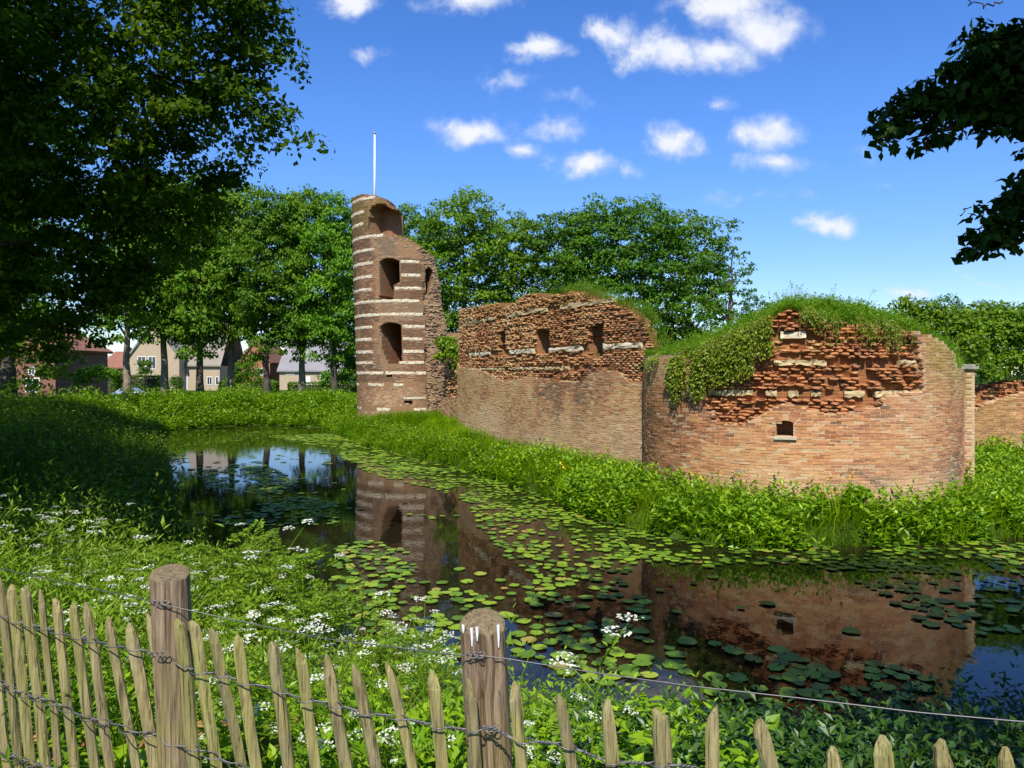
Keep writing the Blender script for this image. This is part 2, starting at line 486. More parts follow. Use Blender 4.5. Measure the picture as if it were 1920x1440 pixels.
def plain(name, col, rough=.6, metal=0., n=0., spec=.4):
    m, nt, b, _ = newmat(name)
    geo = nt.nodes.new('ShaderNodeNewGeometry')
    f = noise(nt, n or 3, 4, .6, geo.outputs['Position'])
    c = mixc(nt, mapr(nt, f, .35, .75, 0, .5), col, tuple(x * .72 for x in col))
    nt.links.new(c, b.inputs['Base Color'])
    b.inputs['Roughness'].default_value = rough; b.inputs['Metallic'].default_value = metal
    b.inputs['Specular IOR Level'].default_value = spec
    return m
M['white_paint'] = plain('white_paint', (.80, .80, .78), .4)
M['wire'] = plain('wire', (.17, .16, .16), .5, .7)
M['old_wire'] = plain('old_wire', (.20, .18, .17), .55, .6)
M['glass'] = plain('glass', (.03, .04, .05), .06, 0, 0, .8)
M['roof_grey'] = plain('roof_grey', (.24, .225, .22), .8, 0, 1.0)
M['roof_beige'] = plain('roof_beige', (.27, .23, .18), .85, 0, 1.0)
M['roof_red'] = plain('roof_red', (.26, .11, .07), .85, 0, 1.0)
M['house_beige'] = plain('house_beige', (.44, .34, .22), .85, 0, 2.0)
M['house_red'] = plain('house_red', (.24, .11, .075), .85, 0, 2.0)
M['house_orange'] = plain('house_orange', (.34, .15, .07), .85, 0, 2.0)
M['car_silver'] = plain('car_silver', (.45, .50, .55), .25, .5)
M['car_grey'] = plain('car_grey', (.20, .22, .25), .25, .5)
M['tyre'] = plain('tyre', (.02, .02, .02), .8)

def wood_mat(name, a, b, c, moss):
    """weathered wood: grain along z of the object; tint.r shifts the tone, tint.g the algae"""
    m, nt, bs, _ = newmat(name)
    t = tint_of(nt)
    geo = nt.nodes.new('ShaderNodeNewGeometry')
    mp = nt.nodes.new('ShaderNodeMapping'); mp.inputs['Scale'].default_value = (75, 75, 5)
    nt.links.new(geo.outputs['Position'], mp.inputs[0])
    g = noise(nt, 1.0, 6, .6, mp.outputs[0])
    mp2 = nt.nodes.new('ShaderNodeMapping'); mp2.inputs['Scale'].default_value = (26, 26, 7)
    nt.links.new(geo.outputs['Position'], mp2.inputs[0])
    g2 = noise(nt, 1.0, 4, .6, mp2.outputs[0])
    col = ramp(nt, g, [(.28, a), (.5, b), (.72, c)])
    ad = nt.nodes.new('ShaderNodeMath'); ad.operation = 'MULTIPLY_ADD'; ad.inputs[1].default_value = 1.4; ad.inputs[2].default_value = -.35
    nt.links.new(g2, ad.inputs[0])
    ad2 = nt.nodes.new('ShaderNodeMath'); ad2.operation = 'MULTIPLY'; ad2.use_clamp = True
    nt.links.new(ad.outputs[0], ad2.inputs[0]); nt.links.new(t[1], ad2.inputs[1])
    col = mixc(nt, ad2.outputs[0], col, moss)
    col = mixc(nt, mapr(nt, t[0], 0, 1, 0, .5), col, (.10, .08, .055))
    mp3 = nt.nodes.new('ShaderNodeMapping'); mp3.inputs['Scale'].default_value = (170, 170, 2.2)
    nt.links.new(geo.outputs['Position'], mp3.inputs[0])
    g3 = noise(nt, 1.0, 3, .6, mp3.outputs[0])
    col = mixc(nt, mapr(nt, g3, .56, .66, 0, .85), col, (.035, .024, .014))
    g4 = noise(nt, 9, 4, .65, geo.outputs['Position'])
    col = mixc(nt, mapr(nt, g4, .5, .72, 0, .45), col, (.16, .14, .10))
    nt.links.new(col, bs.inputs['Base Color'])
    bs.inputs['Roughness'].default_value = .8
    bs.inputs['Specular IOR Level'].default_value = .2
    bump(nt, bs, g, 1.0, .010)
    return m
M['picket'] = wood_mat('picket', (.10, .068, .03), (.32, .25, .115), (.48, .40, .20), (.27, .28, .03))
M['post'] = wood_mat('post', (.09, .055, .032), (.25, .165, .10), (.40, .29, .19), (.24, .23, .03))

def ground_mat():
    m, nt, b, _ = newmat('ground')
    geo = nt.nodes.new('ShaderNodeNewGeometry')
    n = noise(nt, .6, 6, .65, geo.outputs['Position']); n2 = noise(nt, 12, 5, .7, geo.outputs['Position'])
    c = ramp(nt, n, [(.3, (.035, .060, .012)), (.55, (.06, .11, .016)), (.75, (.09, .15, .025))])
    c = mixc(nt, mapr(nt, n2, .5, .8, 0, .6), c, (.06, .045, .022))
    nt.links.new(c, b.inputs['Base Color']); b.inputs['Roughness'].default_value = 1; b.inputs['Specular IOR Level'].default_value = 0
    bump(nt, b, n2, 1, .08)
    return m
M['ground'] = ground_mat()

def water_mat():
    m, nt, b, _ = newmat('water')
    geo = nt.nodes.new('ShaderNodeNewGeometry')
    n0 = noise(nt, .35, 4, .6, geo.outputs['Position'])
    c = ramp(nt, n0, [(.35, (.010, .009, .004)), (.7, (.018, .014, .006))])
    nt.links.new(c, b.inputs['Base Color'])
    b.inputs['Roughness'].default_value = .02; b.inputs['IOR'].default_value = 1.34
    b.inputs['Specular IOR Level'].default_value = .5
    mp = nt.nodes.new('ShaderNodeMapping'); mp.inputs['Scale'].default_value = (1.0, .6, 1)
    nt.links.new(geo.outputs['Position'], mp.inputs[0])
    n = noise(nt, 7, 3, .5, mp.outputs[0])
    bump(nt, b, n, .03, .04)
    return m
M['water'] = water_mat()

def pad_mat():
    m, nt, b, out = newmat('lily_pad')
    t = tint_of(nt)
    oi = nt.nodes.new('ShaderNodeObjectInfo')
    f = nt.nodes.new('ShaderNodeMath'); f.operation = 'FRACT'
    s = nt.nodes.new('ShaderNodeMath'); s.operation = 'ADD'
    nt.links.new(t[0], s.inputs[0]); nt.links.new(oi.outputs['Random'], s.inputs[1]); nt.links.new(s.outputs[0], f.inputs[0])
    c = ramp(nt, f.outputs[0], [(0, (.055, .12, .008)), (.4, (.12, .22, .010)), (.85, (.21, .32, .012)), (.96, (.27, .32, .03)), (1, (.30, .20, .05))])
    geo = nt.nodes.new('ShaderNodeNewGeometry')
    n = noise(nt, 14, 4, .6, geo.outputs['Position'])
    c = mixc(nt, mapr(nt, n, .55, .85, 0, .5), c, (.16, .14, .04))
    nt.links.new(c, b.inputs['Base Color'])
    b.inputs['Roughness'].default_value = .5; b.inputs['Specular IOR Level'].default_value = .35
    bump(nt, b, n, .25, .02)
    return m
M['pad'] = pad_mat()

# ------------------------------------------------------------------ the setting: ground and moat
ISL = np.array([(60, 13.0), (26, 13.3), (10.1, 14.7), (7.4, 14.0), (4.27, 13.6), (3.04, 14.7), (1.69, 16.9), (.85, 19.9), (-1.6, 24.9),
                (-4.1, 28.9), (-6.4, 33.2), (-8.9, 38.5), (-11, 43.8)], float)
OUT = np.array([(-11, 43.8), (-15.5, 46.3), (-19.5, 43), (-18.0, 38), (-14.2, 30), (-10.2, 22.4), (-7.7, 17.2), (-5.7, 13.2), (-3.3, 9.6),
                (-1.7, 7.5), (.3, 6.7), (2, 6.4), (4.2, 6.3), (6.3, 5.6), (12, 4.6), (26, 4.0), (60, 4.0)], float)
MOAT = [tuple(p) for p in ISL] + [tuple(p) for p in OUT[1:]]

def dist_line(x, y, pl):
    d = np.full(np.shape(x), 1e9)
    for (x0, y0), (x1, y1) in zip(pl[:-1], pl[1:]):
        dx, dy = x1 - x0, y1 - y0
        t = np.clip(((x - x0) * dx + (y - y0) * dy) / (dx * dx + dy * dy), 0, 1)
        d = np.minimum(d, np.hypot(x - x0 - t * dx, y - y0 - t * dy))
    return d

def gz(x, y):
    x = np.asarray(x, float); y = np.asarray(y, float)
    wob = (vnoise(x * 1.1, y * 1.1, 3) - .5) * .5
    dI = np.maximum(dist_line(x, y, ISL) , 0); dO = dist_line(x, y, OUT)
    inside = inpoly(x, y, MOAT)
    hI = .30 * ss((dI + .12 + wob * .4) / .45) + .12 * ss((dI - .5) / 2) + .35 * ss((y - 26) / 12) * ss(dI / 3)
    hO = 1.62 * ss((dO + wob) / 4.2) * (1 - .68 * ss((y - 66) / 25)) + (vnoise(x * .35, y * .35, 9) - .5) * .25 * ss(dO / 4)
    w = ss(dO / np.maximum(dI + dO, 1e-6) * 1.0)
    z = hI * w + hO * (1 - w)
    z = np.maximum(z, .02)
    return np.where(inside, -.9 * ss(np.minimum(dI, dO) / 1.6) - .02, z)

def axis(lo, hi, fine0, fine1, step, big):
    a = list(np.arange(fine0, fine1, step))
    s, v = step, fine0
    left = []
    while v > lo:
        s = min(s * 1.25, big); v -= s; left.append(v)
    s, v = step, a[-1]
    right = []
    while v < hi:
        s = min(s * 1.25, big); v += s; right.append(v)
    return np.array(left[::-1] + a + right)

gx = axis(-900, 900, -24, 24, .4, 80); gy = axis(-250, 1600, -3, 60, .4, 80)
GX, GY = np.meshgrid(gx, gy)
GZ = gz(GX, GY)
nx, ny = len(gx), len(gy)
idx = np.arange(nx * ny).reshape(ny, nx)
q = np.stack([idx[:-1, :-1], idx[:-1, 1:], idx[1:, 1:], idx[1:, :-1]], -1).reshape(-1, 4)
g = place('ground', mesh_of('ground', np.stack([GX, GY, GZ], -1), q, None, True, M['ground']))
tag(g, 'grassy ground and banks around the moat', kind='structure')

wx = np.linspace(-24, 60, 60); wy = np.linspace(2.5, 50, 40)
WX, WY = np.meshgrid(wx, wy); idx = np.arange(WX.size).reshape(WX.shape)
q = np.stack([idx[:-1, :-1], idx[:-1, 1:], idx[1:, 1:], idx[1:, :-1]], -1).reshape(-1, 4)
w = place('water', mesh_of('water', np.stack([WX, WY, WX * 0], -1), q, None, True, M['water']))
tag(w, 'dark still water of the moat reflecting the ruin', kind='structure')

# ------------------------------------------------------------------ masonry
class Cyl:
    def __init__(s, cx, cy, R, lean=(0, 0)):
        s.c = np.array([cx, cy]); s.R = R; s.a0 = math.atan2(-cy, -cx); s.lean = lean
    def frame(s, u, z, off=0.0):
        a = s.a0 + np.asarray(u, float) / s.R
        n = np.stack([np.cos(a), np.sin(a), np.zeros_like(a)], -1)
        t = np.stack([-np.sin(a), np.cos(a), np.zeros_like(a)], -1)
        z = np.asarray(z, float)
        r = s.R + off
        P = np.stack([s.c[0] + r * n[..., 0] + s.lean[0] * z, s.c[1] + r * n[..., 1] + s.lean[1] * z, z], -1)
        return P, t, n

class Curve:
    def __init__(s, A, B, bulge):
        A = np.array(A, float); B = np.array(B, float)
        d = norm(B - A); n = np.array([d[1], -d[0]])
        t = np.linspace(0, 1, 200)
        P = A + (B - A) * t[:, None] + n * bulge * (4 * t * (1 - t))[:, None]
        s.L = np.concatenate([[0], np.cumsum(np.linalg.norm(np.diff(P, axis=0), axis=1))])
        s.P = P; s.len = s.L[-1]
        s.T = norm(np.gradient(P, axis=0))
    def frame(s, u, z, off=0.0):
        u = np.asarray(u, float); z = np.asarray(z, float)
        x = np.interp(u, s.L, s.P[:, 0]); y = np.interp(u, s.L, s.P[:, 1])
        t = norm(np.stack([np.interp(u, s.L, s.T[:, 0]), np.interp(u, s.L, s.T[:, 1]), np.zeros_like(x)], -1))
        n = np.stack([t[..., 1], -t[..., 0], np.zeros_like(x)], -1)
        P = np.stack([x, y, z], -1) + n * np.asarray(off, float)[..., None]
        return P, t, n

PITCH, BRL = .064, .225

def core(name, surf, u0, u1, z0, z1, cell_fn, off_fn, thick, mat, root, du=.1125, dz=PITCH, tint_fn=None):
    """slab of masonry: cell_fn(px,py,u,z) gives 0 open, 1 solid, >1 = recess of that depth index (depths in metres as negative off)"""
    us = np.arange(u0, u1 + du * .5, du); zs = np.arange(z0, z1 + dz * .5, dz)
    U, Z = np.meshgrid(us, zs)
    nz, nu = U.shape
    uc, zc = np.meshgrid((us[:-1] + us[1:]) / 2, (zs[:-1] + zs[1:]) / 2)
    Pc, _, _ = surf.frame(uc, zc); px, py = proj(Pc)
    cell, depth = cell_fn(px, py, uc, zc)
    Pv, _, _ = surf.frame(U, Z); pxv, pyv = proj(Pv)
    o0 = off_fn(pxv, pyv, U, Z)
    rd = np.zeros(U.shape)
    d4 = np.where(cell == 2, depth, 0)
    for a, b in ((0, 0), (0, 1), (1, 0), (1, 1)):
        sl = rd[a:a + nz - 1, b:b + nu - 1]; np.maximum(sl, d4, out=sl)
    th = thick(pxv) if callable(thick) else np.broadcast_to(thick, U.shape)
    L0 = surf.frame(U, Z, o0)[0]; L1 = surf.frame(U, Z, -rd)[0]; L2 = surf.frame(U, Z, -np.maximum(th, rd + .1))[0]
    n = U.size
    V = np.concatenate([L0.reshape(-1, 3), L1.reshape(-1, 3), L2.reshape(-1, 3)])
    vid = np.arange(n).reshape(nz, nu)
    def quads(mask, layer, flip):
        i, j = np.nonzero(mask)
        a = np.stack([vid[i, j], vid[i, j + 1], vid[i + 1, j + 1], vid[i + 1, j]], -1) + layer * n
        return a[:, ::-1] if flip else a
    F_ = [quads(cell == 1, 0, False), quads(cell == 2, 1, False), quads(cell > 0, 2, True)]
    pad = np.pad(cell, 1)
    def sides(di, dj, e0, e1):
        nb = pad[1 + di:1 + di + cell.shape[0], 1 + dj:1 + dj + cell.shape[1]]
        for mine, theirs, la, lb in ((1, 0, 0, 2), (1, 2, 0, 1), (2, 0, 1, 2)):
            i, j = np.nonzero((cell == mine) & (nb == theirs))
            if not len(i): continue
            a = vid[i + e0[0], j + e0[1]]; b = vid[i + e1[0], j + e1[1]]
            F_.append(np.stack([b + la * n, a + la * n, a + lb * n, b + lb * n], -1))
    sides(-1, 0, (0, 0), (0, 1)); sides(1, 0, (1, 1), (1, 0)); sides(0, -1, (1, 0), (0, 0)); sides(0, 1, (0, 1), (1, 1))
    Fa = np.concatenate([f for f in F_ if len(f)])
    used, inv = np.unique(Fa, return_inverse=True)
    t = np.zeros(3 * n)
    if tint_fn is not None:
        tv = tint_fn(pxv, pyv, U, Z).ravel(); t[:n] = tv; t[n:] = .8
    part(name, V[used], inv.reshape(-1, 4), mat, root, t[used])

_bvar = {}
def brick_variants(key, mat, r, stops=14):
    if key in _bvar: return _bvar[key]
    out = []
    for k in range(stops):
        v = RBV * .5 + r.normal(0, .045, (26, 3))
        t = np.tile(np.array([[r.uniform(0, 1), r.uniform(0, .35) ** 1.5, 0]]), (26, 1))
        out.append(mesh_of('brick', v, RBF, t, False, mat))
    _bvar[key] = out
    return out

def brickwork(surf, u0, u1, z0, z1, state_fn, tint_fn, mat, root, n_parts, seed, part_pick=None, rough=1.0, hole=.22, rec=-.075):
    """state: 0 nothing, 1 sound face, 2 ragged (proud/sunk/missing), 3 rubble; returns nothing. The n_parts largest ragged bricks are objects."""
    r = np.random.default_rng(seed)
    rows = np.arange(z0 + PITCH / 2, z1, PITCH)
    cols = np.arange(u0, u1, BRL)
    U = np.tile(cols, (len(rows), 1)) + (np.arange(len(rows)) % 2)[:, None] * BRL * .5 + BRL * .5
    Z = np.tile(rows[:, None], (1, len(cols)))
    U = U.ravel(); Z = Z.ravel()
    U = U + r.normal(0, .006, U.shape)
    # settle: courses are not dead level
    Zw = Z + (vnoise(U * .35, Z * .3, seed) - .5) * .05
    P, T, Nn = surf.frame(U, Zw)
    px, py = proj(P)
    off9 = np.linspace(-.5, .5, 9) * BRL * .96
    st9 = np.zeros((9, len(U)), int)
    for k9, o9 in enumerate(off9):
        P9 = surf.frame(U + o9, Zw)[0]; x9, y9 = proj(P9); st9[k9] = state_fn(x9, y9, U + o9, Z)
    val = st9 > 0; cnt = val.sum(0)
    first = np.argmax(val, 0); last = 8 - np.argmax(val[::-1], 0)
    solid_run = cnt == (last - first + 1)
    u_len = np.where(cnt == 9, BRL, (last - first + .6) * BRL * .96 / 8)
    U = np.where(cnt == 9, U, U + (off9[first] + off9[last]) / 2)
    P, T, Nn = surf.frame(U, Zw)
    px, py = proj(P)
    st = np.where(st9[4] > 0, st9[4], st9.max(0))
    st[(cnt < 3) | ~solid_run] = 0
    keep = st > 0
    rg = st >= 2
    drop = rg & (r.random(len(U)) < np.where(st == 2, hole + .3 * (vnoise(U * 1.3, Z * 3.0, seed + 1) > .62), .12))
    drop |= (st == 1) & (r.random(len(U)) < .006)
    keep &= ~drop
    U, Z, P, T, Nn, px, py, st = [a[keep] for a in (U, Z, P, T, Nn, px, py, st)]
    rg = st >= 2
    n = len(U)
    row = np.round((Z - z0) / PITCH - .5)
    front = np.where(rg, rec + rough * (r.uniform(-.055, .055, n) + (vnoise(U * .8, row * 1.7, seed + 2) - .5) * .15), r.normal(0, .0032, n))
    front = np.where(st == 3, -.03 + r.uniform(-.05, .05, n), front)
    dep = np.where(rg, .22, .10)
    hl = np.where(rg, BRL * r.uniform(.62, .97, n), BRL - .012 - r.uniform(0, .006, n)) * .5 * (u_len[keep] / BRL)
    hh = np.where(rg, PITCH * r.uniform(.66, .98, n), PITCH - .013 - r.uniform(0, .004, n)) * .5
    C = P + Nn * (front - dep * .5)[:, None] + T * np.where(rg, r.normal(0, .02, n), 0)[:, None]
    tilt = np.where(rg, r.normal(0, .028, n), r.normal(0, .006, n))[:, None]
    Zv = np.tile(np.array([0, 0, 1.0]), (n, 1))
    A = norm(T + Zv * tilt); Dz = norm(Zv - T * tilt)
    twist = np.where(rg, r.normal(0, .07, n), r.normal(0, .008, n))[:, None]
    A = norm(A + Nn * twist); B = norm(np.cross(Dz, A)); 
    half = np.stack([hl, dep * .5, hh], -1)
    tint = tint_fn(px, py, U, Z, st, r)
    pick = np.zeros(n, bool)
    if n_parts:
        cand = rg & (Nn[:, 1] * P[:, 1] + Nn[:, 0] * P[:, 0] < 0)
        if part_pick is not None: cand &= part_pick(px, py)
        size = np.where(cand, (front + .4) / P[:, 1], -1)
        sel = np.argsort(-size)[:n_parts]
        pick[sel[size[sel] > 0]] = True
    jit = np.where(rg, .011, .0016)
    k1 = ~pick & ~rg; k2 = ~pick & rg
    Va, Fa = boxes(C[k1], A[k1], B[k1], Dz[k1], half[k1], jit[k1], r)
    Vb, Fb = worn_boxes(C[k2], A[k2], B[k2], Dz[k2], half[k2], .0075, r)
    part('brickwork', np.concatenate([Va, Vb]), np.concatenate([Fa, Fb + len(Va)]), mat, root,
         np.concatenate([np.repeat(tint[k1], 8, axis=0), np.repeat(tint[k2], 26, axis=0)]), kind='stuff')
    if pick.any():
        var = brick_variants(mat.name, mat, r)
        order = np.argsort([m.attributes['tint'].data[0].color[0] for m in var])
        base = np.array(root.location)
        for i in np.nonzero(pick)[0]:
            k = order[min(len(var) - 1, int(tint[i, 0] * len(var)))]
            o = bpy.data.objects.new('brick', var[k]); COL.objects.link(o); o.parent = root
            mt = np.eye(4)
            mt[:3, 0] = A[i] * half[i, 0] * 2; mt[:3, 1] = B[i] * half[i, 1] * 2; mt[:3, 2] = Dz[i] * half[i, 2] * 2
            mt[:3, 3] = C[i] - base
            o.matrix_local = Matrix(mt.tolist())

def stone_band(surf, z, h, u0, u1, ok_fn, mat, root, seed, lmin=.45, lmax=.95, proud=.02, rag=.012, name='stone_block', gap=.0):
    r = np.random.default_rng(seed)
    u = u0
    while u < u1:
        l = r.uniform(lmin, lmax)
        ns = 5
        uu = np.linspace(u, u + l - .012, ns)
        P, _, _ = surf.frame(uu, np.full(ns, z))
        px, py = proj(P)
        k = ok_fn(px, py, uu, z)
        if k.sum() >= 3 and r.random() > gap:
            if not k.all():
                uu = np.linspace(uu[k].min(), uu[k].max(), ns)
            hh = h * r.uniform(.85, 1.05)
            pr = proud + r.normal(0, rag * .6)
            zz = z + r.normal(0, rag * .2)
            # a curved block with an uneven face: four rings of corners
            top = surf.frame(uu, np.full(ns, zz + hh / 2) + r.normal(0, rag, ns), pr + r.normal(0, rag, ns))[0]
            mid = surf.frame(uu, np.full(ns, zz) , pr + .006 + r.normal(0, rag, ns))[0]
            bot = surf.frame(uu, np.full(ns, zz - hh / 2) + r.normal(0, rag, ns), pr + r.normal(0, rag, ns))[0]
            bb = surf.frame(uu, np.full(ns, zz - hh / 2), np.full(ns, -.22))[0]
            bt = surf.frame(uu, np.full(ns, zz + hh / 2), np.full(ns, -.22))[0]
            V = np.concatenate([bb, bot, mid, top, bt]); f = []
            for row in range(4):
                for j in range(ns - 1):
                    a = row * ns + j; f.append([a, a + 1, a + ns + 1, a + ns])
            f = np.array(f)
            e0 = np.array([[0, ns, 2 * ns, 3 * ns, 4 * ns][i] for i in range(5)])
            v = np.asarray(V) - np.array(root.location)
            o = place(name, mesh_of(name, v, [f, e0[None, ::-1], (e0 + ns - 1)[None]], None, False, mat), root)
        u += l

# ---- the round tower (nearest) ----
RT = Cyl(7.107, 18.91, 3.72)
rt_base = float(gz(7.1, 15.2))
rt = thing('round_tower', 'low round orange brick tower with ivy and grass growing over its broken top', 'tower', (7.107, 18.91, 0.0))
RT_TOP = [(1190, 672), (1225, 668), (1262, 668), (1330, 655), (1400, 630), (1436, 606), (1456, 590), (1480, 576), (1505, 582), (1530, 596), (1570, 604),
          (1640, 606), (1700, 616), (1722, 622), (1745, 628), (1770, 642), (1790, 662), (1796, 690), (1820, 692)]
RT_OUT = RT_TOP + [(1960, 1100), (1100, 1100)]
RT_RAG = [(1255, 640), (1300, 700), (1318, 750), (1340, 790), (1385, 798), (1415, 786), (1440, 768), (1462, 756), (1490, 757), (1515, 768), (1560, 778),
          (1600, 770), (1650, 764), (1660, 742), (1729, 736), (1729, 690), (1722, 660), (1716, 618), (1640, 585), (1480, 560), (1400, 600)]
RT_WIN = [(1456, 818), (1456, 794), (1464, 790), (1472, 788.5), (1481, 790), (1489, 794), (1489, 818)]
RT_BANDS = [(628, .15, 1440, 1530), (680, .10, 1405, 1730), (738, .13, 1320, 1730)]
_, _b, _ = RT.frame(np.array([0.]), np.array([0.]))
def rt_z(py): return EYE - (py - HY) * 15.6 / F
def rt_cell(px, py, u, z):
    vis = np.abs(u / RT.R) < 1.75
    top = np.interp(px, [p[0] for p in RT_TOP], [p[1] for p in RT_TOP])
    ok = np.where(vis, py > top, z < 3.5)
    c = ok.astype(int)
    win = vis & inpoly(px, py, RT_WIN)
    c[win & ok] = 2
    return c, np.where(win, .45, 0)
def rt_off(px, py, u, z):
    vis = np.abs(u / RT.R) < 1.5
    rag = vis & inpoly(px, py, RT_RAG)
    return np.where(rag, -.19 + (vnoise(u * 4, z * 8, 5) - .5) * .10, -.005)
core('wall_core', RT, -math.pi * RT.R, math.pi * RT.R, -.15, 5.0, rt_cell, rt_off, .9, M['round_core'], rt,
     tint_fn=lambda px, py, u, z: np.where(inpoly(px, py, RT_RAG), 1.0, 0.0))
def in_bands(px, py, z, bands, zf):
    r = np.zeros(np.shape(px), bool)
    for by, h, x0, x1 in bands:
        r |= (np.abs(z - zf(by)) < h * .5 + .02) & (px > x0) & (px < x1)
    return r
def rt_state(px, py, u, z):
    vis = np.abs(u / RT.R) < 1.65
    top = np.interp(px, [p[0] for p in RT_TOP], [p[1] for p in RT_TOP])
    ok = vis & (py > top + 2) & (z > .0)
    rag = inpoly(px, py, RT_RAG)
    s = np.where(rag, 2, 1)
    s[~ok | inpoly(px, py, RT_WIN) | inpoly(px, py, [(1449, 797), (1453, 784), (1472, 778), (1491, 784), (1496, 797), (1489, 796), (1480, 790), (1464, 790), (1456, 796)]) | (rag & in_bands(px, py, z, RT_BANDS, rt_z))] = 0
    return s
def rt_tint(px, py, u, z, st, r):
    n = len(px)
    big = vnoise(u * .8, z * .9, 21)
    big2 = vnoise(u * 2.3, z * 3.2, 23)
    a = np.clip(r.beta(2, 2, n) * .6 + (big - .5) * .65 + (big2 - .5) * .45 + .2, 0, 1)
    a = np.where(st >= 2, np.clip(a * .75 + .02, 0, 1), a)
    right = ss((px - 1500) / 300)
    lime = np.clip((.06 + .22 * right + .35 * ss((py - 870) / 60)) * (.4 + 1.2 * vnoise(u * 1.6, z * 1.2, 8)) + (r.random(n) < .08) * .5, 0, .85)
    lime = np.where(st >= 2, lime * .3, lime)
    moss = np.clip(ss((775 - py) / 130) * ss((px - 1722) / 26) * (.25 + 1.3 * vnoise(u * 3.4, z * .8, 14)) + ss((1262 - px) / 40) * .15, 0, .9)
    return np.stack([a, lime, moss], -1)
brickwork(RT, -1.65 * RT.R, 1.65 * RT.R, -.075, 4.8, rt_state, rt_tint, M['round_brick'], rt, 300, 31, rough=.95, hole=.2)
for k, (by, h, x0, x1) in enumerate(RT_BANDS):
    stone_band(RT, rt_z(by), h, -1.3 * RT.R, 1.3 * RT.R, lambda px, py, u, z: (px > x0) & (px < x1) & inpoly(px, py, RT_OUT),
               M['buff_stone'] if k else M['pale_stone'], rt, 50 + k, .2 if k else .4, .5 if k else .7, -.085, .015, gap=.30 if k else .05)
# sill under the small window and the rowlock arch above it
def cyl_at(surf, px, py):
    us = np.linspace(-1.25 * surf.R, 1.2 * surf.R, 3000); z = 2.0
    for _ in range(4):
        P, _, _ = surf.frame(us, np.full_like(us, z)); x, _ = proj(P)
        u = np.interp(px, x, us)
        Pz, _, _ = surf.frame(np.array([u]), np.array([z])); z = EYE - (py - HY) * Pz[0, 1] / F
    return u, z
def window_trim(surf, px0, px1, py_sill, py_spring, py_crown, root, mat_sill, mat_br, sill=True):
    u0, zs = cyl_at(surf, px0, py_sill); u1, zs1 = cyl_at(surf, px1, py_sill)
    if sill:
        uu = np.linspace(u0 - .05, u1 + .05, 5)
        r0 = [surf.frame(uu, np.full(5, z), np.full(5, o))[0] for z, o in ((zs - .05, .05), (zs + .01, .06), (zs + .02, -.44), (zs - .05, -.44))]
        V = np.concatenate(r0); f = []
        for row in range(4):
            for j in range(4):
                a = row * 5 + j; b = ((row + 1) % 4) * 5 + j; f.append([a, a + 1, b + 1, b])
        part('sill', V, [np.array(f), np.array([[0, 5, 10, 15][::-1], [4, 9, 14, 19]])], mat_sill, root)
    um = (u0 + u1) / 2; _, z0 = cyl_at(surf, (px0 + px1) / 2, py_spring); _, z1 = cyl_at(surf, (px0 + px1) / 2, py_crown)
    nb = max(5, int((u1 - u0 + .2) / .085))
    for i in range(nb):
        t = (i + .5) / nb * 2 - 1
        u = um + t * (u1 - u0 + .06) / 2; z = z0 + (z1 - z0) * (1 - t * t) + .055
        P, T, Nn = surf.frame(np.array([u]), np.array([z]))
        sl = t * .35
        A = norm(T * 1.0 + np.array([[0, 0, -sl]])); D = norm(np.array([[0, 0, 1.0]]) + T * sl)
        V, Fq = boxes(P - Nn * .066, A, -Nn, D, np.array([[.034, .07, .055]]), .002)
        part('brick', V, Fq, mat_br, root, np.tile([[rng.uniform(.3, .9), .2, 0]], (8, 1)))
window_trim(RT, 1456, 1489, 819, 794, 788.5, rt, M['pale_stone'], M['round_brick'])
# inside the small window: a stepped grey stone ledge at the back of the recess
# the square pier on the right flank with its stone cap
def pier(px0, px1, pyt, Y, root):
    a = at(px0, 0, Y); b = at(px1, 0, Y); zt = EYE - (pyt - HY) * Y / F
    A = np.array([a[0], a[1]]); B = np.array([b[0], b[1]]); d = norm(B - A); A2 = A - d * 0.0; B2 = B
    sf = Curve(A2, B2, 0)
    dn = np.array([d[1], -d[0]])
    c4 = [A2 - dn * .01, B2 - dn * .01, B2 - dn * .75, A2 - dn * .75]
    V = np.array([[*p, -.1] for p in c4] + [[*p, zt] for p in c4])
    part('pier', V, BOXF, M['round_core'], root, np.zeros(8))
    brickwork(sf, 0, sf.len - BRL * .9, -.05, zt - .02, lambda px, py, u, z: np.ones(len(px), int),
              lambda px, py, u, z, st, r: np.stack([np.clip(r.beta(2, 2, len(px)), 0, 1), np.clip(.45 + r.normal(0, .15, len(px)), 0, .9),
                                                    np.clip(ss((z - 1.9) / 1.0) * vnoise(u * 6, z * 2, 3) * 1.3, 0, .85)], -1), M['round_brick'], root, 0, 77)
    c5 = [A2 + dn * .06 - d * .06, B2 + dn * .06 + d * .06, B2 - dn * .8 + d * .06, A2 - dn * .8 - d * .06]
    c6 = [A2 + dn * .02 - d * .0, B2 + dn * .02, B2 - dn * .7, A2 - dn * .7]
    V = np.array([[*p, zt + .002] for p in c5] + [[*p, zt + .07] for p in c5]); part('cap_stone', V, BOXF, M['grey_stone'], root)
    V = np.array([[*p, zt + .072] for p in c6] + [[*p, zt + .11] for p in c6]); part('cap_stone', V, BOXF, M['grey_stone'], root)
pier(1795, 1828, 692, 17.05, rt)

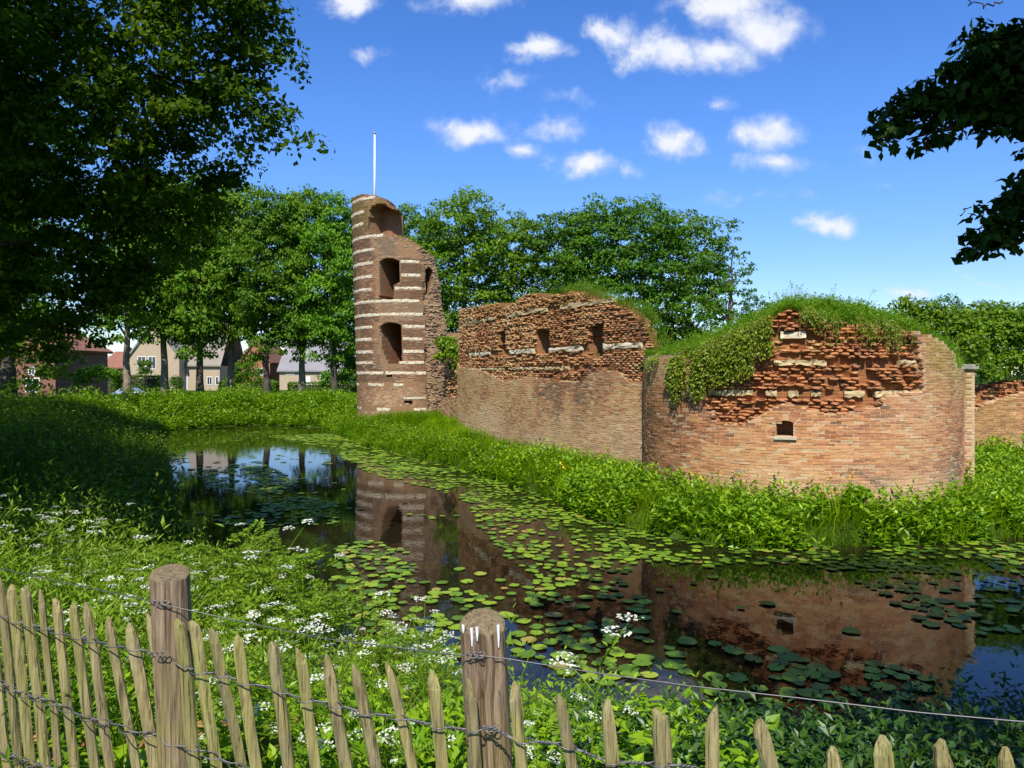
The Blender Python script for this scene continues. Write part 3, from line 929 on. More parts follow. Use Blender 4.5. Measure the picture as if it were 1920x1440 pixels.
# ---- the long curved wall between the towers ----
MW = Curve((-2.42, 33.0), (4.55, 18.6), .55)
mw = thing('curtain_wall', 'long curved brick wall with three window slits and a crumbling top between the two towers', 'wall', (0.6, 26.0, 0.0))
MW_TOP = [(840, 580), (874, 578), (890, 574), (912, 571), (925, 567), (930, 568), (938, 579), (948, 574), (960, 567), (978, 553), (995, 548), (1010, 555), (1020, 558), (1040, 550),
          (1060, 546), (1080, 545), (1095, 552), (1110, 560), (1152, 571), (1172, 578), (1190, 588), (1203, 602), (1211, 616), (1220, 640), (1232, 664), (1245, 700), (1300, 720)]
MW_RAG = [(860, 688), (900, 694), (926, 706), (945, 716), (965, 712), (985, 706), (1040, 712), (1090, 718), (1100, 704), (1130, 692), (1165, 700), (1178, 716), (1215, 716), (1260, 720), (1260, 520), (840, 520), (840, 640)]
MW_SLITS = [[(930, 664), (932, 622), (945, 621), (945, 664)], [(1001, 664), (1001, 619), (1012, 618), (1026, 618), (1028, 664)],
            [(1100, 675), (1101, 612), (1128, 607), (1129, 640), (1126, 668)]]
MW_BANDS = [(5.30, .12, 872, 1150), (3.97, .14, 872, 1205), (3.36, .08, 874, 1105)]
def mw_open(px, py):
    r = np.zeros(np.shape(px), bool)
    for s in MW_SLITS: r |= inpoly(px, py, s)
    return r
def mw_cell(px, py, u, z):
    top = np.interp(px, [p[0] for p in MW_TOP], [p[1] for p in MW_TOP])
    ok = (py > top) & (px > 853)
    return (ok & ~mw_open(px, py)).astype(int), np.zeros(px.shape)
def mw_off(px, py, u, z):
    rag = inpoly(px, py, MW_RAG)
    return np.where(rag, -.11 + (vnoise(u * 3, z * 7, 5) - .5) * .06, -.005)
core('wall_core', MW, 0, MW.len, -.15, 6.75, mw_cell, mw_off, lambda px: .95 - .65 * ss((px - 1120) / 70), M['mid_core'], mw,
     tint_fn=lambda px, py, u, z: np.where(inpoly(px, py, MW_RAG), 1.0, 0.0))
def mw_bandmask(px, z):
    r = np.zeros(np.shape(px), bool)
    for zb, h, x0, x1 in MW_BANDS: r |= (np.abs(z - zb) < h * .5 + .02) & (px > x0) & (px < x1)
    return r
def mw_state(px, py, u, z):
    top = np.interp(px, [p[0] for p in MW_TOP], [p[1] for p in MW_TOP])
    ok = (py > top + 1) & (px > 857)
    rag = inpoly(px, py, MW_RAG)
    s = np.where(rag, 2, 1)
    s[~ok | mw_open(px, py) | (rag & mw_bandmask(px, z))] = 0
    return s
def mw_tint(px, py, u, z, st, r):
    n = len(px)
    big = vnoise(u * .5, z * .8, 44)
    red = np.exp(-((px - 1120) / 70.) ** 2 - ((py - 712) / 28.) ** 2)
    streak = vnoise(u * 1.6, z * .35, 45) * ss((3.3 - z) / .6) * ss((z - 1.2) / 1.2)
    a = np.clip(.30 + r.beta(2, 2, n) * .55 + (big - .5) * .55 + (vnoise(u * 1.9, z * 2.8, 46) - .5) * .35 - .35 * (streak - .35), 0, 1)
    a = np.where(st >= 2, np.clip(a - .12, 0, 1), a) - red * .2
    a = np.where((px > 1130) & (py < 720) & (py > 615), a * .45 + .12, a)
    lime = np.clip((.10 + .38 * ss((py - 750) / 90)) * (.4 + 1.1 * vnoise(u * .9, z * 1.3, 18)) + (r.random(n) < .06) * .4, 0, .8)
    lime = np.where(st >= 2, lime * .25, lime)
    moss = np.clip(ss((610 - py) / 40) * .55 * vnoise(u * 1.5, z * 2, 4) + .35 * (vnoise(u * .7, z * .9, 40) > .66) * (st == 1) * vnoise(u * 3, z * .7, 41), 0, .8)
    return np.stack([np.clip(a, 0, 1), lime, moss], -1)
brickwork(MW, 0, MW.len, -.075, 6.75, mw_state, mw_tint, M['mid_brick'], mw, 300, 37, rough=.38, hole=.10, rec=-.035)
for k, (zb, h, x0, x1) in enumerate(MW_BANDS):
    stone_band(MW, zb, h, 0, MW.len, lambda px, py, u, z: (px > x0) & (px < x1) & ~mw_open(px, py),
               M['buff_stone'] if k != 1 else M['pale_stone'], mw, 60 + k, .3 if k == 2 else .6, .5 if k == 2 else 1.1, -.035, .014, gap=.16)

# ---- the tall tower fragment (far left) ----
TW = Cyl(-5.52, 41.9, 3.05, lean=(-.030, 0))
tw = thing('tall_tower', 'tall broken brick tower striped with pale stone bands and an arched hollow at the top', 'tower', (-5.52, 41.9, 0.0))
TW_POLY = [(640, 372), (660, 371), (676, 364), (700, 366), (722, 374), (731, 384), (744, 391), (749, 400), (750, 442), (762, 446), (775, 452), (790, 462), (806, 474), (815, 482), (818, 498), (821, 512),
           (827, 535), (828, 556), (833, 586), (838, 612), (845, 640), (850, 700), (850, 860), (600, 860)]
TW_W = [[(711, 563), (711, 492), (716, 486), (726, 482.5), (740, 483), (750, 487), (750, 530), (739, 534), (737, 563)],
        [(718, 660), (711, 616), (714, 609), (724, 604), (738, 603.5), (749, 607), (753, 612), (753, 676), (745, 682), (727, 682)],
        [(690, 436), (691, 398), (696, 388), (706, 381), (716, 380), (724, 383), (731, 390), (751, 394), (752, 442), (722, 440)],
        [(797, 556), (797, 512), (800, 502), (805, 499), (812, 506), (812, 525), (806, 545)],
        [(758, 757), (758, 750), (775, 750), (775, 757)],
        [(724, 706), (724, 702), (737, 703), (737, 707)]]
TW_D = [2.5, 2.5, 1.0, .9, .5, .2]
TW_BANDS = [12.45, 11.78, 11.15, 10.42, 9.72, 9.02, 8.32, 7.64, 6.98, 6.28, 5.64, 5.00, 4.34, 3.76, 3.22, 2.60, 1.32]
TW_FACE = [(600, 300), (752, 300), (752, 440), (786, 462), (795, 500), (793, 560), (797, 600), (799, 700), (808, 900), (600, 900)]
TW_WORN = [[(699, 484), (713, 478), (713, 566), (704, 566)], [(701, 604), (716, 600), (730, 690), (718, 704)], [(690, 444), (775, 447), (797, 482), (797, 488), (745, 481), (705, 476)], [(684, 376), (694, 376), (692, 440), (684, 440)], [(722, 684), (753, 682), (757, 694), (720, 698)]]
def tw_cell(px, py, u, z):
    vis = np.abs(u / TW.R) < 1.55
    ok = np.where(vis, inpoly(px, py, TW_POLY), z < 5.5 + u * 0)
    # the rear left quarter stands almost to the top, the right is broken away
    back = (~vis) & (u < 0) & (u / TW.R > -2.2)
    ok = np.where(back, z < 12.0 + (u / TW.R + 1.55) * 6, ok)
    c = ok.astype(int); d = np.zeros(px.shape)
    for wv, dd in zip(TW_W, TW_D):
        m = vis & inpoly(px, py, wv) & ok
        c[m] = 2; d[m] = dd
    return c, d
def tw_off(px, py, u, z):
    face = inpoly(px, py, TW_FACE)
    vis = np.abs(u / TW.R) < 1.5
    return np.where(face | ~vis, -.006, -.07 + (vnoise(u * 2.5, z * 2.5, 15) - .5) * .12)
core('wall_core', TW, -math.pi * TW.R, math.pi * TW.R, -.2, 13.6, tw_cell, tw_off, 1.25, M['tower_core'], tw,
     tint_fn=lambda px, py, u, z: np.where(inpoly(px, py, TW_FACE), .4, .15))
def tw_bandmask(z):
    r = np.zeros(np.shape(z), bool)
    for zb in TW_BANDS: r |= np.abs(z - zb) < .105
    return r
def tw_bandzone(px, py):
    nob = inpoly(px, py, [(690, 445), (775, 445), (797, 480), (797, 482), (745, 482), (712, 478), (705, 470)]) | inpoly(px, py, [(700, 605), (712, 600), (716, 640), (728, 690), (720, 700), (702, 690)]) \
        | inpoly(px, py, [(684, 384), (752, 384), (752, 440), (680, 440)]) | inpoly(px, py, [(700, 485), (712, 485), (712, 565), (700, 565)])
    return inpoly(px, py, TW_FACE) & inpoly(px, py, TW_POLY) & ~nob
def tw_open(px, py, grow=0):
    r = np.zeros(np.shape(px), bool)
    for wv in TW_W: r |= inpoly(px, py, wv)
    return r
def tw_state(px, py, u, z):
    vis = np.abs(u / TW.R) < 1.5
    ok = vis & inpoly(px, py, TW_POLY) & ~tw_open(px, py)
    face = inpoly(px, py, TW_FACE)
    s = np.where(face, 1, 3)
    for zone in TW_WORN: s[inpoly(px, py, zone)] = 3
    s[face & (vnoise(u * 1.7, z * 2.2, 78) > .83)] = 3
    mort = face & (vnoise(u * .9, z * .8, 77) > .72)
    s[mort] = 2 if False else 1
    s[~ok | (tw_bandmask(z) & tw_bandzone(px, py))] = 0
    return s
def tw_tint(px, py, u, z, st, r):
    n = len(px)
    big = vnoise(u * .7, z * .6, 64)
    low = ss((py - 700) / 40)
    a = np.clip(r.beta(2, 2, n) * .6 + (big - .5) * .7 + .0 + .40 * low, 0, 1)
    pale = inpoly(px, py, [(690, 440), (775, 445), (797, 482), (700, 482)]) | inpoly(px, py, [(712, 562), (797, 562), (797, 602), (712, 602)]) | inpoly(px, py, [(700, 605), (714, 603), (728, 700), (702, 690)])
    lime = np.clip(.05 + .35 * low * vnoise(u, z, 6) + .22 * pale + np.where(st == 3, (.55 * vnoise(u * 1.5, z * 1.5, 9) + .2) * np.where(px > 796, 1.0, .8), 0) + (r.random(n) < .05) * .4, 0, .8)
    a = np.where((st == 3) & (px > 792), np.clip(a * .6 + .38, 0, 1), a)
    moss = np.clip(ss((470 - py) / 60) * vnoise(u * 1.2, z * 1.0, 3) * .8, 0, .7)
    return np.stack([a, lime, moss], -1)
brickwork(TW, -1.5 * TW.R, 1.4 * TW.R, .1, 13.5, tw_state, tw_tint, M['tower_brick'], tw, 0, 41)
for k, zb in enumerate(TW_BANDS):
    stone_band(TW, zb, .155, -1.5 * TW.R, .9 * TW.R, lambda px, py, u, z: tw_bandzone(px, py) & ~tw_open(px, py), M['pale_stone'], tw, 80 + k, .25, .6, .008, .009, gap=.0 + (.4 if zb < 3 else 0))
for (x0, x1, ys, yc) in ((711, 750, 489, 482.5), (711, 753, 611, 603.5)):
    window_trim(TW, x0, x1, 560, ys, yc, tw, M['pale_stone'], M['tower_brick'], False)
# pale lintel over the little slit
u0, z0 = cyl_at(TW, 757, 749); u1, _ = cyl_at(TW, 776, 749)
stone_band(TW, z0 + .06, .10, u0, u1 + .05, lambda px, py, u, z: np.ones(len(px), bool), M['pale_stone'], tw, 99, u1 - u0 + .04, u1 - u0 + .05, .02, .004, name='lintel')

# ---- the short toothed return wall between tall tower and curtain wall ----
RW = Curve(tuple(at(826, 0, 38.0)[:2]), tuple(at(872, 0, 33.6)[:2]), 0)
rw = thing('return_wall', 'narrow toothed piece of wall in the gap beside the tall tower', 'wall', (-3.0, 36.0, 0.0))
RW_TOP = [(800, 676), (830, 676), (846, 684), (853, 690), (860, 690), (880, 690)]
core('wall_core', RW, 0, RW.len, -.2, 4.6, lambda px, py, u, z: ((py > np.interp(px, [p[0] for p in RW_TOP], [p[1] for p in RW_TOP])).astype(int), np.zeros(px.shape)),
     lambda px, py, u, z: np.where(py < 745, -.35, -.01), .8, M['mid_core'], rw, tint_fn=lambda px, py, u, z: np.where(py < 745, 1., 0.))
brickwork(RW, 0, RW.len, 0, 4.5, lambda px, py, u, z: np.where(py > np.interp(px, [p[0] for p in RW_TOP], [p[1] for p in RW_TOP]), np.where(py < 745, 2, 1), 0),
          lambda px, py, u, z, st, r: np.stack([r.beta(2, 2, len(px)), r.random(len(px)) * .3, r.random(len(px)) * .1], -1), M['mid_brick'], rw, 60, 43)

# ---- the low wall running off to the right ----
LW = Curve(tuple(at(1815, 0, 21.8)[:2]), (26.0, 23.5), -.3)
lw = thing('low_wall', 'low reddish brick wall overgrown with brambles running off beside the round tower', 'wall', (19.0, 22.5, 0.0))
def lw_top(px): return np.interp(px, [1800, 1830, 1845, 1860, 1880, 1900, 1920, 2200], [745, 742, 736, 728, 722, 716, 712, 705])
core('wall_core', LW, 0, LW.len, -.2, 3.6, lambda px, py, u, z: ((py > lw_top(px)).astype(int), np.zeros(px.shape)),
     lambda px, py, u, z: np.where(py < lw_top(px) + 24, -.14, -.008), .8, M['round_core'], lw, tint_fn=lambda px, py, u, z: np.where(py < lw_top(px) + 24, 1., 0.))
brickwork(LW, 0, LW.len, 0, 3.5, lambda px, py, u, z: np.where(py > lw_top(px), np.where(py < lw_top(px) + 26, 2, 1), 0),
          lambda px, py, u, z, st, r: np.stack([np.clip(r.beta(2, 2, len(px)) * .8, 0, 1), np.clip(.1 + .4 * ss((py - 780) / 60) * vnoise(u, z, 4), 0, .8), (vnoise(u * .8, z * .7, 12) > .62) * .35], -1),
          M['round_brick'], lw, 60, 47, part_pick=lambda px, py: px < 1920)

# ------------------------------------------------------------------ trees
def crown_leaves(blobs, n_clumps, per, ln, cr, r, up=.5, shell=.62, flat=.6, aspect=.62):
    """leaf clumps spread through a union of ellipsoid blobs (x, y, z, rx, ry, rz)"""
    b = np.array([(*q, *(q[3],) * (6 - len(q))) if len(q) < 6 else q for q in blobs], float)
    wgt = b[:, 3] * b[:, 4] + b[:, 3] * b[:, 5]; wgt /= wgt.sum()
    k = r.choice(len(b), n_clumps, p=wgt)
    d = rand_unit(n_clumps, r)
    flip = (d[:, 2] < -.35) & (r.random(n_clumps) < .5); d[flip, 2] *= -1
    rad = shell + (1.06 - shell) * r.random(n_clumps) ** .7
    C = b[k, :3] + d * b[k, 3:] * rad[:, None]
    n = n_clumps * per
    ci = np.repeat(np.arange(n_clumps), per)
    csz = np.repeat(r.uniform(.6, 1.35, n_clumps) * cr, per)
    ld = rand_unit(n, r); low_ = ld[:, 2] < -.2; ld[low_, 2] *= -.6; ld = norm(ld)
    off = ld * np.array([1, 1, flat + .2]) * (csz * (.45 + .60 * r.random(n) ** .6))[:, None]
    P = C[ci] + off
    outw = norm(d[ci] * .55 + ld)
    D = norm(outw * .35 + rand_unit(n, r) * .8 + np.array([0, 0, -.35]))
    Nn = norm(outw * .9 + np.array([0, 0, up]) + rand_unit(n, r) * .42)
    l = ln * r.uniform(.65, 1.25, n)
    V, Fq = leaves(P - D * l[:, None] * .5, D, Nn, l, l * aspect * r.uniform(.8, 1.15, n), .18)
    t = np.clip(r.beta(2, 2, n) * .5 + np.repeat(r.random(n_clumps) * .35, per) + .08, 0, 1)
    return V, Fq, np.repeat(t, 4)

def limb_path(a, b, r, sag=.0, n=7, wob=.08):
    a = np.array(a, float); b = np.array(b, float)
    t = np.linspace(0, 1, n)[:, None]
    L = np.linalg.norm(b - a)
    p = a + (b - a) * t
    p[:, 2] += (t[:, 0] * (1 - t[:, 0])) * L * sag
    p[1:-1] += r.normal(0, wob * L * .25, (n - 2, 3))
    return p

def make_tree(name, label, root_loc, H, trunk_h, tr, blobs, n_clumps, per, ln, cr, leafm, barkm, seed, group=None, nl=9, shell=.6, limb_frac=.6, limbs=None):
    r = np.random.default_rng(seed)
    root = thing(name, label, 'tree', root_loc, group)
    base = np.array(root_loc, float)
    tp = limb_path(base + [0, 0, -.3], base + [r.normal(0, .3), r.normal(0, .3), H * .72], r, 0, 9, .02)
    rad = tr * np.interp(np.linspace(0, 1, 9), [0, .05, .2, .6, 1], [1.5, 1.15, .95, .6, .12])
    V, f = tube(tp, rad, 10); part('trunk', V, f, barkm, root, smooth=True)
    bl = np.array([q[:3] for q in blobs], float) + base
    order = limbs if limbs is not None else r.permutation(len(bl))[:nl]
    for i in order:
        e = bl[i]
        hz = np.clip((e[2] - base[2]) * limb_frac, trunk_h, H * .68)
        s0 = np.array([np.interp(base[2] + hz, tp[:, 2], tp[:, k]) for k in range(3)])
        p = limb_path(s0, e, r, .10, 7, .10)
        R0 = tr * .38
        V, f = tube(p, np.linspace(R0, R0 * .18, 7), 6, False); part('branch', V, f, barkm, root, smooth=True)
    wb = [tuple(np.array(q[:3]) + base) + tuple(q[3:]) for q in blobs]
    V, Fq, t = crown_leaves(wb, n_clumps, per, ln, cr, r, shell=shell)
    c = part('crown', V, Fq, leafm, root, t)
    return root

def copy_tree(o, parent=None):
    c = o.copy(); COL.objects.link(c)
    if parent: c.parent = parent
    for ch in list(o.children): copy_tree(ch, c)
    return c

def puff(r, H, low, R, n, top=1.0):
    """sub-crowns stacked about an egg-shaped tree of height H"""
    out = []
    for i in range(n):
        t = (i + .5) / n
        z = low + (H - low) * t
        w = R * math.sin(math.pi * min(1, .22 + .70 * t ** .9)) ** .8
        a = i * 2.4 + r.uniform(-.5, .5); k = r.uniform(.25, .75) * (1 - .35 * t)
        s = R * r.uniform(.30, .50)
        out.append((w * k * math.cos(a), w * k * math.sin(a), z - s * .55, s, s, s * .85))
    return out

r0 = np.random.default_rng(101)
protos = {}
def proto_tree(key, seed, leafm, H=15.5, low=4.2, R=4.4, n=17, ncl=380, per=42, ln=.29, cr=.72, shell=.70):
    r = np.random.default_rng(seed)
    return (puff(r, H, low, R, n), dict(H=H, trunk_h=max(low, 4.) * .8, ncl=ncl, per=per, ln=ln, cr=cr, leafm=leafm, seed=seed, shell=shell))
KIND = {'a': proto_tree('a', 11, 'row_leaf', low=4.9, R=4.7, ncl=520, n=20), 'b': proto_tree('b', 12, 'row_leaf', R=4.4, low=5.3, ncl=520, n=20), 'c': proto_tree('c', 13, 'dark_leaf', R=5.0, low=2.6, n=24, ncl=480),
        'd': proto_tree('d', 14, 'row_leaf', R=5.0, low=2.6, n=24, ncl=480), 's': proto_tree('s', 15, 'dark_leaf', R=4.2, low=3.0, n=13, ncl=210, per=24, ln=.28, cr=.5, shell=.5),
        'f': proto_tree('f', 16, 'far_leaf', R=5.5, low=1.5, n=16, ncl=260, per=26, ln=.40, cr=.9)}
def tree_at(key, px, Y, pytop, name, label, group, bark='bark', rot=0., thick=1.):
    X = (px - CX) / F * Y
    z0 = float(gz(X, Y))
    H = EYE - (pytop - HY) * Y / F - z0
    blobs, k = KIND[key]
    s = H / k['H']
    if key not in protos:
        protos[key] = make_tree(name, label, (0, 0, 0), k['H'], k['trunk_h'], .30, blobs, k['ncl'], k['per'], k['ln'], k['cr'], M[k['leafm']], M[bark], k['seed'], group, 8, k['shell'])
        o = protos[key]
    else:
        o = copy_tree(protos[key])
    tag(o, label, 'tree', group)
    o.name = name
    o.location = (X, Y, z0); o.rotation_euler = (0, 0, rot); o.scale = (s * thick, s * thick, s)
    if bark != 'bark':
        for c in o.children:
            if c.name.startswith('trunk'):
                c.data = c.data.copy(); c.data.materials[0] = M[bark]
    return o
G1 = 'tall trees standing in a row along the far bank'
for key, px, Y, pt, rot, lab, bk in [
    ('b', 238, 56, 330, .3, 'tall tree with pale sunlit trunk, first on the left of the row before the houses', 'pale_bark'),
    ('b', 310, 58, 335, 1.7, 'tall tree standing in front of the beige gable house on the far bank', 'bark'),
    ('a', 376, 57, 340, 2.9, 'tall tree in front of the long roof of the beige house', 'bark'),
    ('b', 432, 59, 350, 4.1, 'tall tree just right of the beige house on the far bank', 'bark'),
    ('a', 500, 57, 366, .9, 'tall tree in front of the orange brick house', 'bark'),
    ('b', 565, 59, 362, 5.0, 'broad rounded tree in front of the grey roofed house', 'bark'),
    ('a', 628, 58, 374, 2.2, 'tall tree standing closest to the left edge of the striped tower', 'bark'),
    ('c', 690, 66, 400, 2.0, 'dark tree directly behind the striped tower', 'bark')]:
    tree_at(key, px, Y, pt, 'lime_tree', lab, G1, bk, rot, .82)
G2 = 'dense trees rising behind the ruined walls'
for key, px, Y, pt, rot, lab in [
    ('d', 778, 66, 402, 1.0, 'bright green tree peeking out right behind the striped tower'),
    ('d', 868, 62, 374, 2.2, 'tall bright green tree with rounded top, right of the striped tower'),
    ('d', 960, 66, 412, 4.0, 'lower light green tree behind the left part of the curtain wall'),
    ('c', 1045, 64, 408, .4, 'dark green tree behind the middle of the curtain wall'),
    ('c', 1128, 62, 378, 3.0, 'tallest dark green tree behind the right part of the curtain wall'),
    ('c', 1215, 62, 382, 5.1, 'tall dark tree in the gap between curtain wall and round tower'),
    ('c', 1285, 64, 405, 1.9, 'dark tree rising above the grassy left edge of the round tower'),
    ('s', 1362, 63, 418, 2.6, 'thin loose tree with sky showing through, right end of the dark tree group')]:
    tree_at(key, px, Y, pt, 'broadleaf_tree', lab, G2, 'bark', rot, 1.0)
G3 = 'distant trees on the right horizon'
for px, Y, pt, rot, lab in [
    (1425, 92, 560, 0, 'small distant tree just left of the grassy top of the round tower'), (1650, 95, 585, 1, 'distant tree hidden behind the grassy top of the round tower'),
    (1712, 92, 566, 2, 'distant tree just right of the grassy mound, under a white cloud'), (1768, 96, 556, 3, 'pointed distant tree, tallest on the right horizon'),
    (1815, 90, 578, 4, 'low distant tree above the stone capped pier'), (1862, 94, 566, 5, 'rounded distant tree above the brambles'), (1915, 92, 576, .7, 'distant tree at the right edge of the view'), (1980, 90, 560, 1.7, 'distant tree just past the right edge of the view')]:
    tree_at('f', px, Y, pt, 'distant_tree', lab, G3, 'bark', rot, 1.05)

def pxblob(px, py, Y, r, base=(0, 0, 0)):
    p = at(px, py, Y) - np.array(base); return (p[0], p[1], p[2], r)
# the great oak whose shaded crown fills the upper left
ob = (-12.5, 11.5, float(gz(-12.5, 11.5)))
oak_blobs = [pxblob(*q, base=ob) for q in [
    (488, 52, 11, .62), (512, 130, 11, .42), (460, 190, 11, .75), (505, 240, 10.8, .40), (548, 272, 10.6, .26), (590, 282, 10.5, .16), (545, 95, 11, .22), (415, 270, 11.5, .70), (440, 345, 12, .34), (395, 385, 12, .55), (350, 440, 12.5, .55),
    (300, 500, 13, .6), (235, 545, 13, .65), (160, 600, 13, .8), (60, 630, 13, .9), (350, 150, 11, 1.2), (380, 30, 11, 1.2), (250, 290, 11.5, 1.4), (200, 100, 11, 1.6),
    (100, 250, 11.5, 1.6), (60, 450, 12, 1.5), (200, 440, 12.5, 1.2), (0, 100, 11, 1.8), (430, -60, 10.5, 1.2), (-80, 550, 12.5, 1.5), (-100, 300, 11.5, 1.8), (300, 380, 12, 1.0), (120, 540, 13, 1.1)]]
oak_blobs += [tuple(np.array(q[:3]) - np.array(ob)) + (q[3],) for q in [(-9, 9, 12.5, 3.2), (-7.8, 8.5, 11.0, 1.6), (-12, 8, 11, 4), (-12.5, 15, 9, 4), (-8.2, 5.5, 12.5, 2.6), (-14, 5, 11, 4), (-10, 12, 13.5, 3), (-9, 4.0, 10.5, 2.2), (-13, 9, 7, 3.4)]]
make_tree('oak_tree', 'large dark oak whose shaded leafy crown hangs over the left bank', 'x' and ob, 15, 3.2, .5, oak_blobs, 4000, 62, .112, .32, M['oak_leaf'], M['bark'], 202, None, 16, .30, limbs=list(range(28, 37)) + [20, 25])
for k, (X, Y, H, R, lab) in enumerate([(-19.5, 24.5, 17, 5.6, 'dark tree behind the oak on the shaded left bank'), (-26.5, 39, 17, 6.0, 'dark tree further back on the left bank beside the dark brick house'),
                                       (-37, 51, 15, 5.5, 'dark tree standing in front of the dark red brick house'),
                                       (-9.6, 3.6, 14.5, 5.7, 'unseen tree added outside the left edge to shade the left bank')]):  # last tree is added out of view so its crown shades the bank
    r = np.random.default_rng(300 + k)
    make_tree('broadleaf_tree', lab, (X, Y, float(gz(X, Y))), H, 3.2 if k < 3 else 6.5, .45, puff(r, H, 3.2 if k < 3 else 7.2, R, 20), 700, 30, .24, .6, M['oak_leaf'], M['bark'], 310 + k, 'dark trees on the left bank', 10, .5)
# the tree outside the right edge: two sprays of it hang into view, its crown shades the near water
rb = (10.5, 1.5, float(gz(10.5, 1.5)))
spray = [pxblob(*q, base=rb) for q in [(1905, 150, 7, .42), (1855, 165, 7, .38), (1805, 195, 7, .36), (1755, 222, 7, .32), (1705, 248, 7, .28), (1668, 262, 7, .17), (1845, 95, 7, .20), (1895, 90, 7, .24),
         (1765, 278, 7, .14), (1838, 235, 7, .2), (1960, 180, 7, .6), (1885, 215, 7, .2), (2050, 200, 6.8, .7),
         (1905, 405, 7, .26), (1868, 430, 7, .20), (1842, 458, 7, .17), (1832, 482, 7, .10), (1930, 375, 7, .24), (1960, 410, 7, .34), (1838, 382, 7, .05), (1900, 450, 7, .12)]]
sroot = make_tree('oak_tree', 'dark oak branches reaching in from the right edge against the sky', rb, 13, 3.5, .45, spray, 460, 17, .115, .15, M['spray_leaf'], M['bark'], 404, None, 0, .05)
r = np.random.default_rng(405)
def add_limb(pts, r0_, r1_):
    pts = np.array(pts, float); t = np.linspace(0, 1, len(pts)); tt = np.linspace(0, 1, 14)
    p = np.stack([np.interp(tt, t, pts[:, k]) for k in range(3)], 1)
    p[1:-1] += r.normal(0, .015, (12, 3))
    V, f = tube(p, np.linspace(r0_, r1_, 14), 7, False); part('branch', V, f, M['bark'], sroot, smooth=True)
add_limb([(10.4, 1.6, 6.0), (8.2, 4.5, 6.6), at(2050, 170, 6.9), at(1905, 205, 7), at(1860, 215, 7), at(1800, 240, 7), at(1700, 262, 7)], .10, .008)
add_limb([at(1905, 205, 7), at(1850, 150, 7), at(1838, 90, 7)], .025, .006)
add_limb([at(1800, 240, 7), at(1750, 235, 7), at(1640, 270, 7)], .015, .004)
add_limb([(10.4, 1.6, 5.0), (8.4, 4.5, 5.4), at(2000, 385, 7), at(1900, 410, 7), at(1850, 450, 7), at(1826, 490, 7)], .07, .005)
add_limb([at(1880, 3, 7), at(1850, 9, 7), at(1830, 6, 7), at(1812, -2, 7)], .008, .004)
add_limb([(10.4, 1.6, 7.5), (7, 2, 8.6), (3.8, 1.2, 9.0)], .16, .05)
big = [(1.0, 2.3, 9.4, 1.1), (2.4, 2.5, 9.4, 1.6), (2.3, 4.0, 9.2, 1.1), (4.4, 2.5, 9.4, 2), (4.2, 4.2, 9.2, 1.4), (6.4, 3, 9.4, 2.2), (6.3, 4.4, 9, 1.3), (8.4, 3, 9.4, 2.4), (3.6, .6, 9.6, 1.7), (5.8, .5, 9.6, 2.2), (8.2, .5, 9.5, 2.6), (10.9, 2, 9, 3), (4.4, -1.6, 9.9, 1.7), (6.6, -1.8, 9.8, 2.0), (2.2, -1.6, 9.7, 1.1), (3.4, -2.2, 9.6, 1.3), (5.2, -2.6, 9.7, 1.5), (12, 3, 8, 3)]
big = [(q[0] - 1.0, q[1] - .6, q[2], q[3]) for q in big]
V, Fq, t = crown_leaves(big, 2400, 18, .20, .42, np.random.default_rng(406), shell=.2)
part('crown', V, Fq, M['oak_leaf'], sroot, t)

# ------------------------------------------------------------------ ground cover
def scatter(n, x0, x1, y0, y1, ok, r):
    X = r.uniform(x0, x1, n); Y = r.uniform(y0, y1, n)
    k = ok(X, Y)
    return X[k], Y[k]

def grass_patch(X, Y, h0, h1, w, lean, mat, name, label, r, zoff=-.03, tmid=.45):
    n = len(X)
    P = np.stack([X, Y, np.maximum(gz(X, Y), 0) + zoff], 1)
    hm = vnoise(X * .9, Y * .9, 31)
    h = (h0 + (h1 - h0) * np.clip(.05 + hm * .95 + r.normal(0, .18, n), -.1, 1.3))
    az = r.uniform(0, 2 * math.pi, n) * .6 + vnoise(X * .6, Y * .6, 33) * 6.28
    face = r.uniform(-.7, .7, n)
    V, Fq = blades(P, h, w * r.uniform(.6, 1.3, n), np.clip(r.normal(lean, .22, n), .02, 1.1), az, face)
    t = np.clip(r.normal(tmid, .17, n) + (vnoise(X * .7, Y * .7, 35) - .5) * .5, 0, 1)
    o = place(name, mesh_of(name, V, Fq, np.repeat(t, 6), False, mat))
    return tag(o, label, kind='stuff')

def herbs(X, Y, h, lv, ln, r, zoff=0., spread=.06, aspect=.5, Z=None, droop=.25):
    """upright leafy stems: lv whorls of two leaves each"""
    n = len(X)
    z = (np.maximum(gz(X, Y), -.02) + zoff) if Z is None else Z
    i = np.repeat(np.arange(n), lv * 2)
    k = np.tile(np.repeat(np.arange(lv), 2), n); side = np.tile(np.tile([0, 1], lv), n)
    a0 = r.uniform(0, 6.28, n)[i]; az = a0 + k * 1.57 + side * 3.1416 + r.normal(0, .35, len(i))
    t = (k + .6 + r.normal(0, .15, len(i))) / lv
    lean = r.normal(0, spread, (n, 2))
    P = np.stack([X[i] + lean[i, 0] * t * 3, Y[i] + lean[i, 1] * t * 3, z[i] + h[i] * t], 1)
    el = r.normal(.30 - droop, .28, len(i)) + .5 * t
    D = np.stack([np.cos(az) * np.cos(el), np.sin(az) * np.cos(el), np.sin(el)], 1)
    Nn = norm(np.stack([-np.cos(az) * np.sin(el), -np.sin(az) * np.sin(el), np.cos(el)], 1) + r.normal(0, .25, (len(i), 3)))
    l = ln * (1.15 - .5 * t) * r.uniform(.7, 1.3, len(i))
    V, Fq = leaves(P, D, Nn, l, l * aspect, .2)
    tt = np.clip(r.normal(.35, .13, len(i)) + .3 * t + (r.random(n)[i] - .5) * .35, 0, 1)
    return V, Fq, np.repeat(tt, 4)

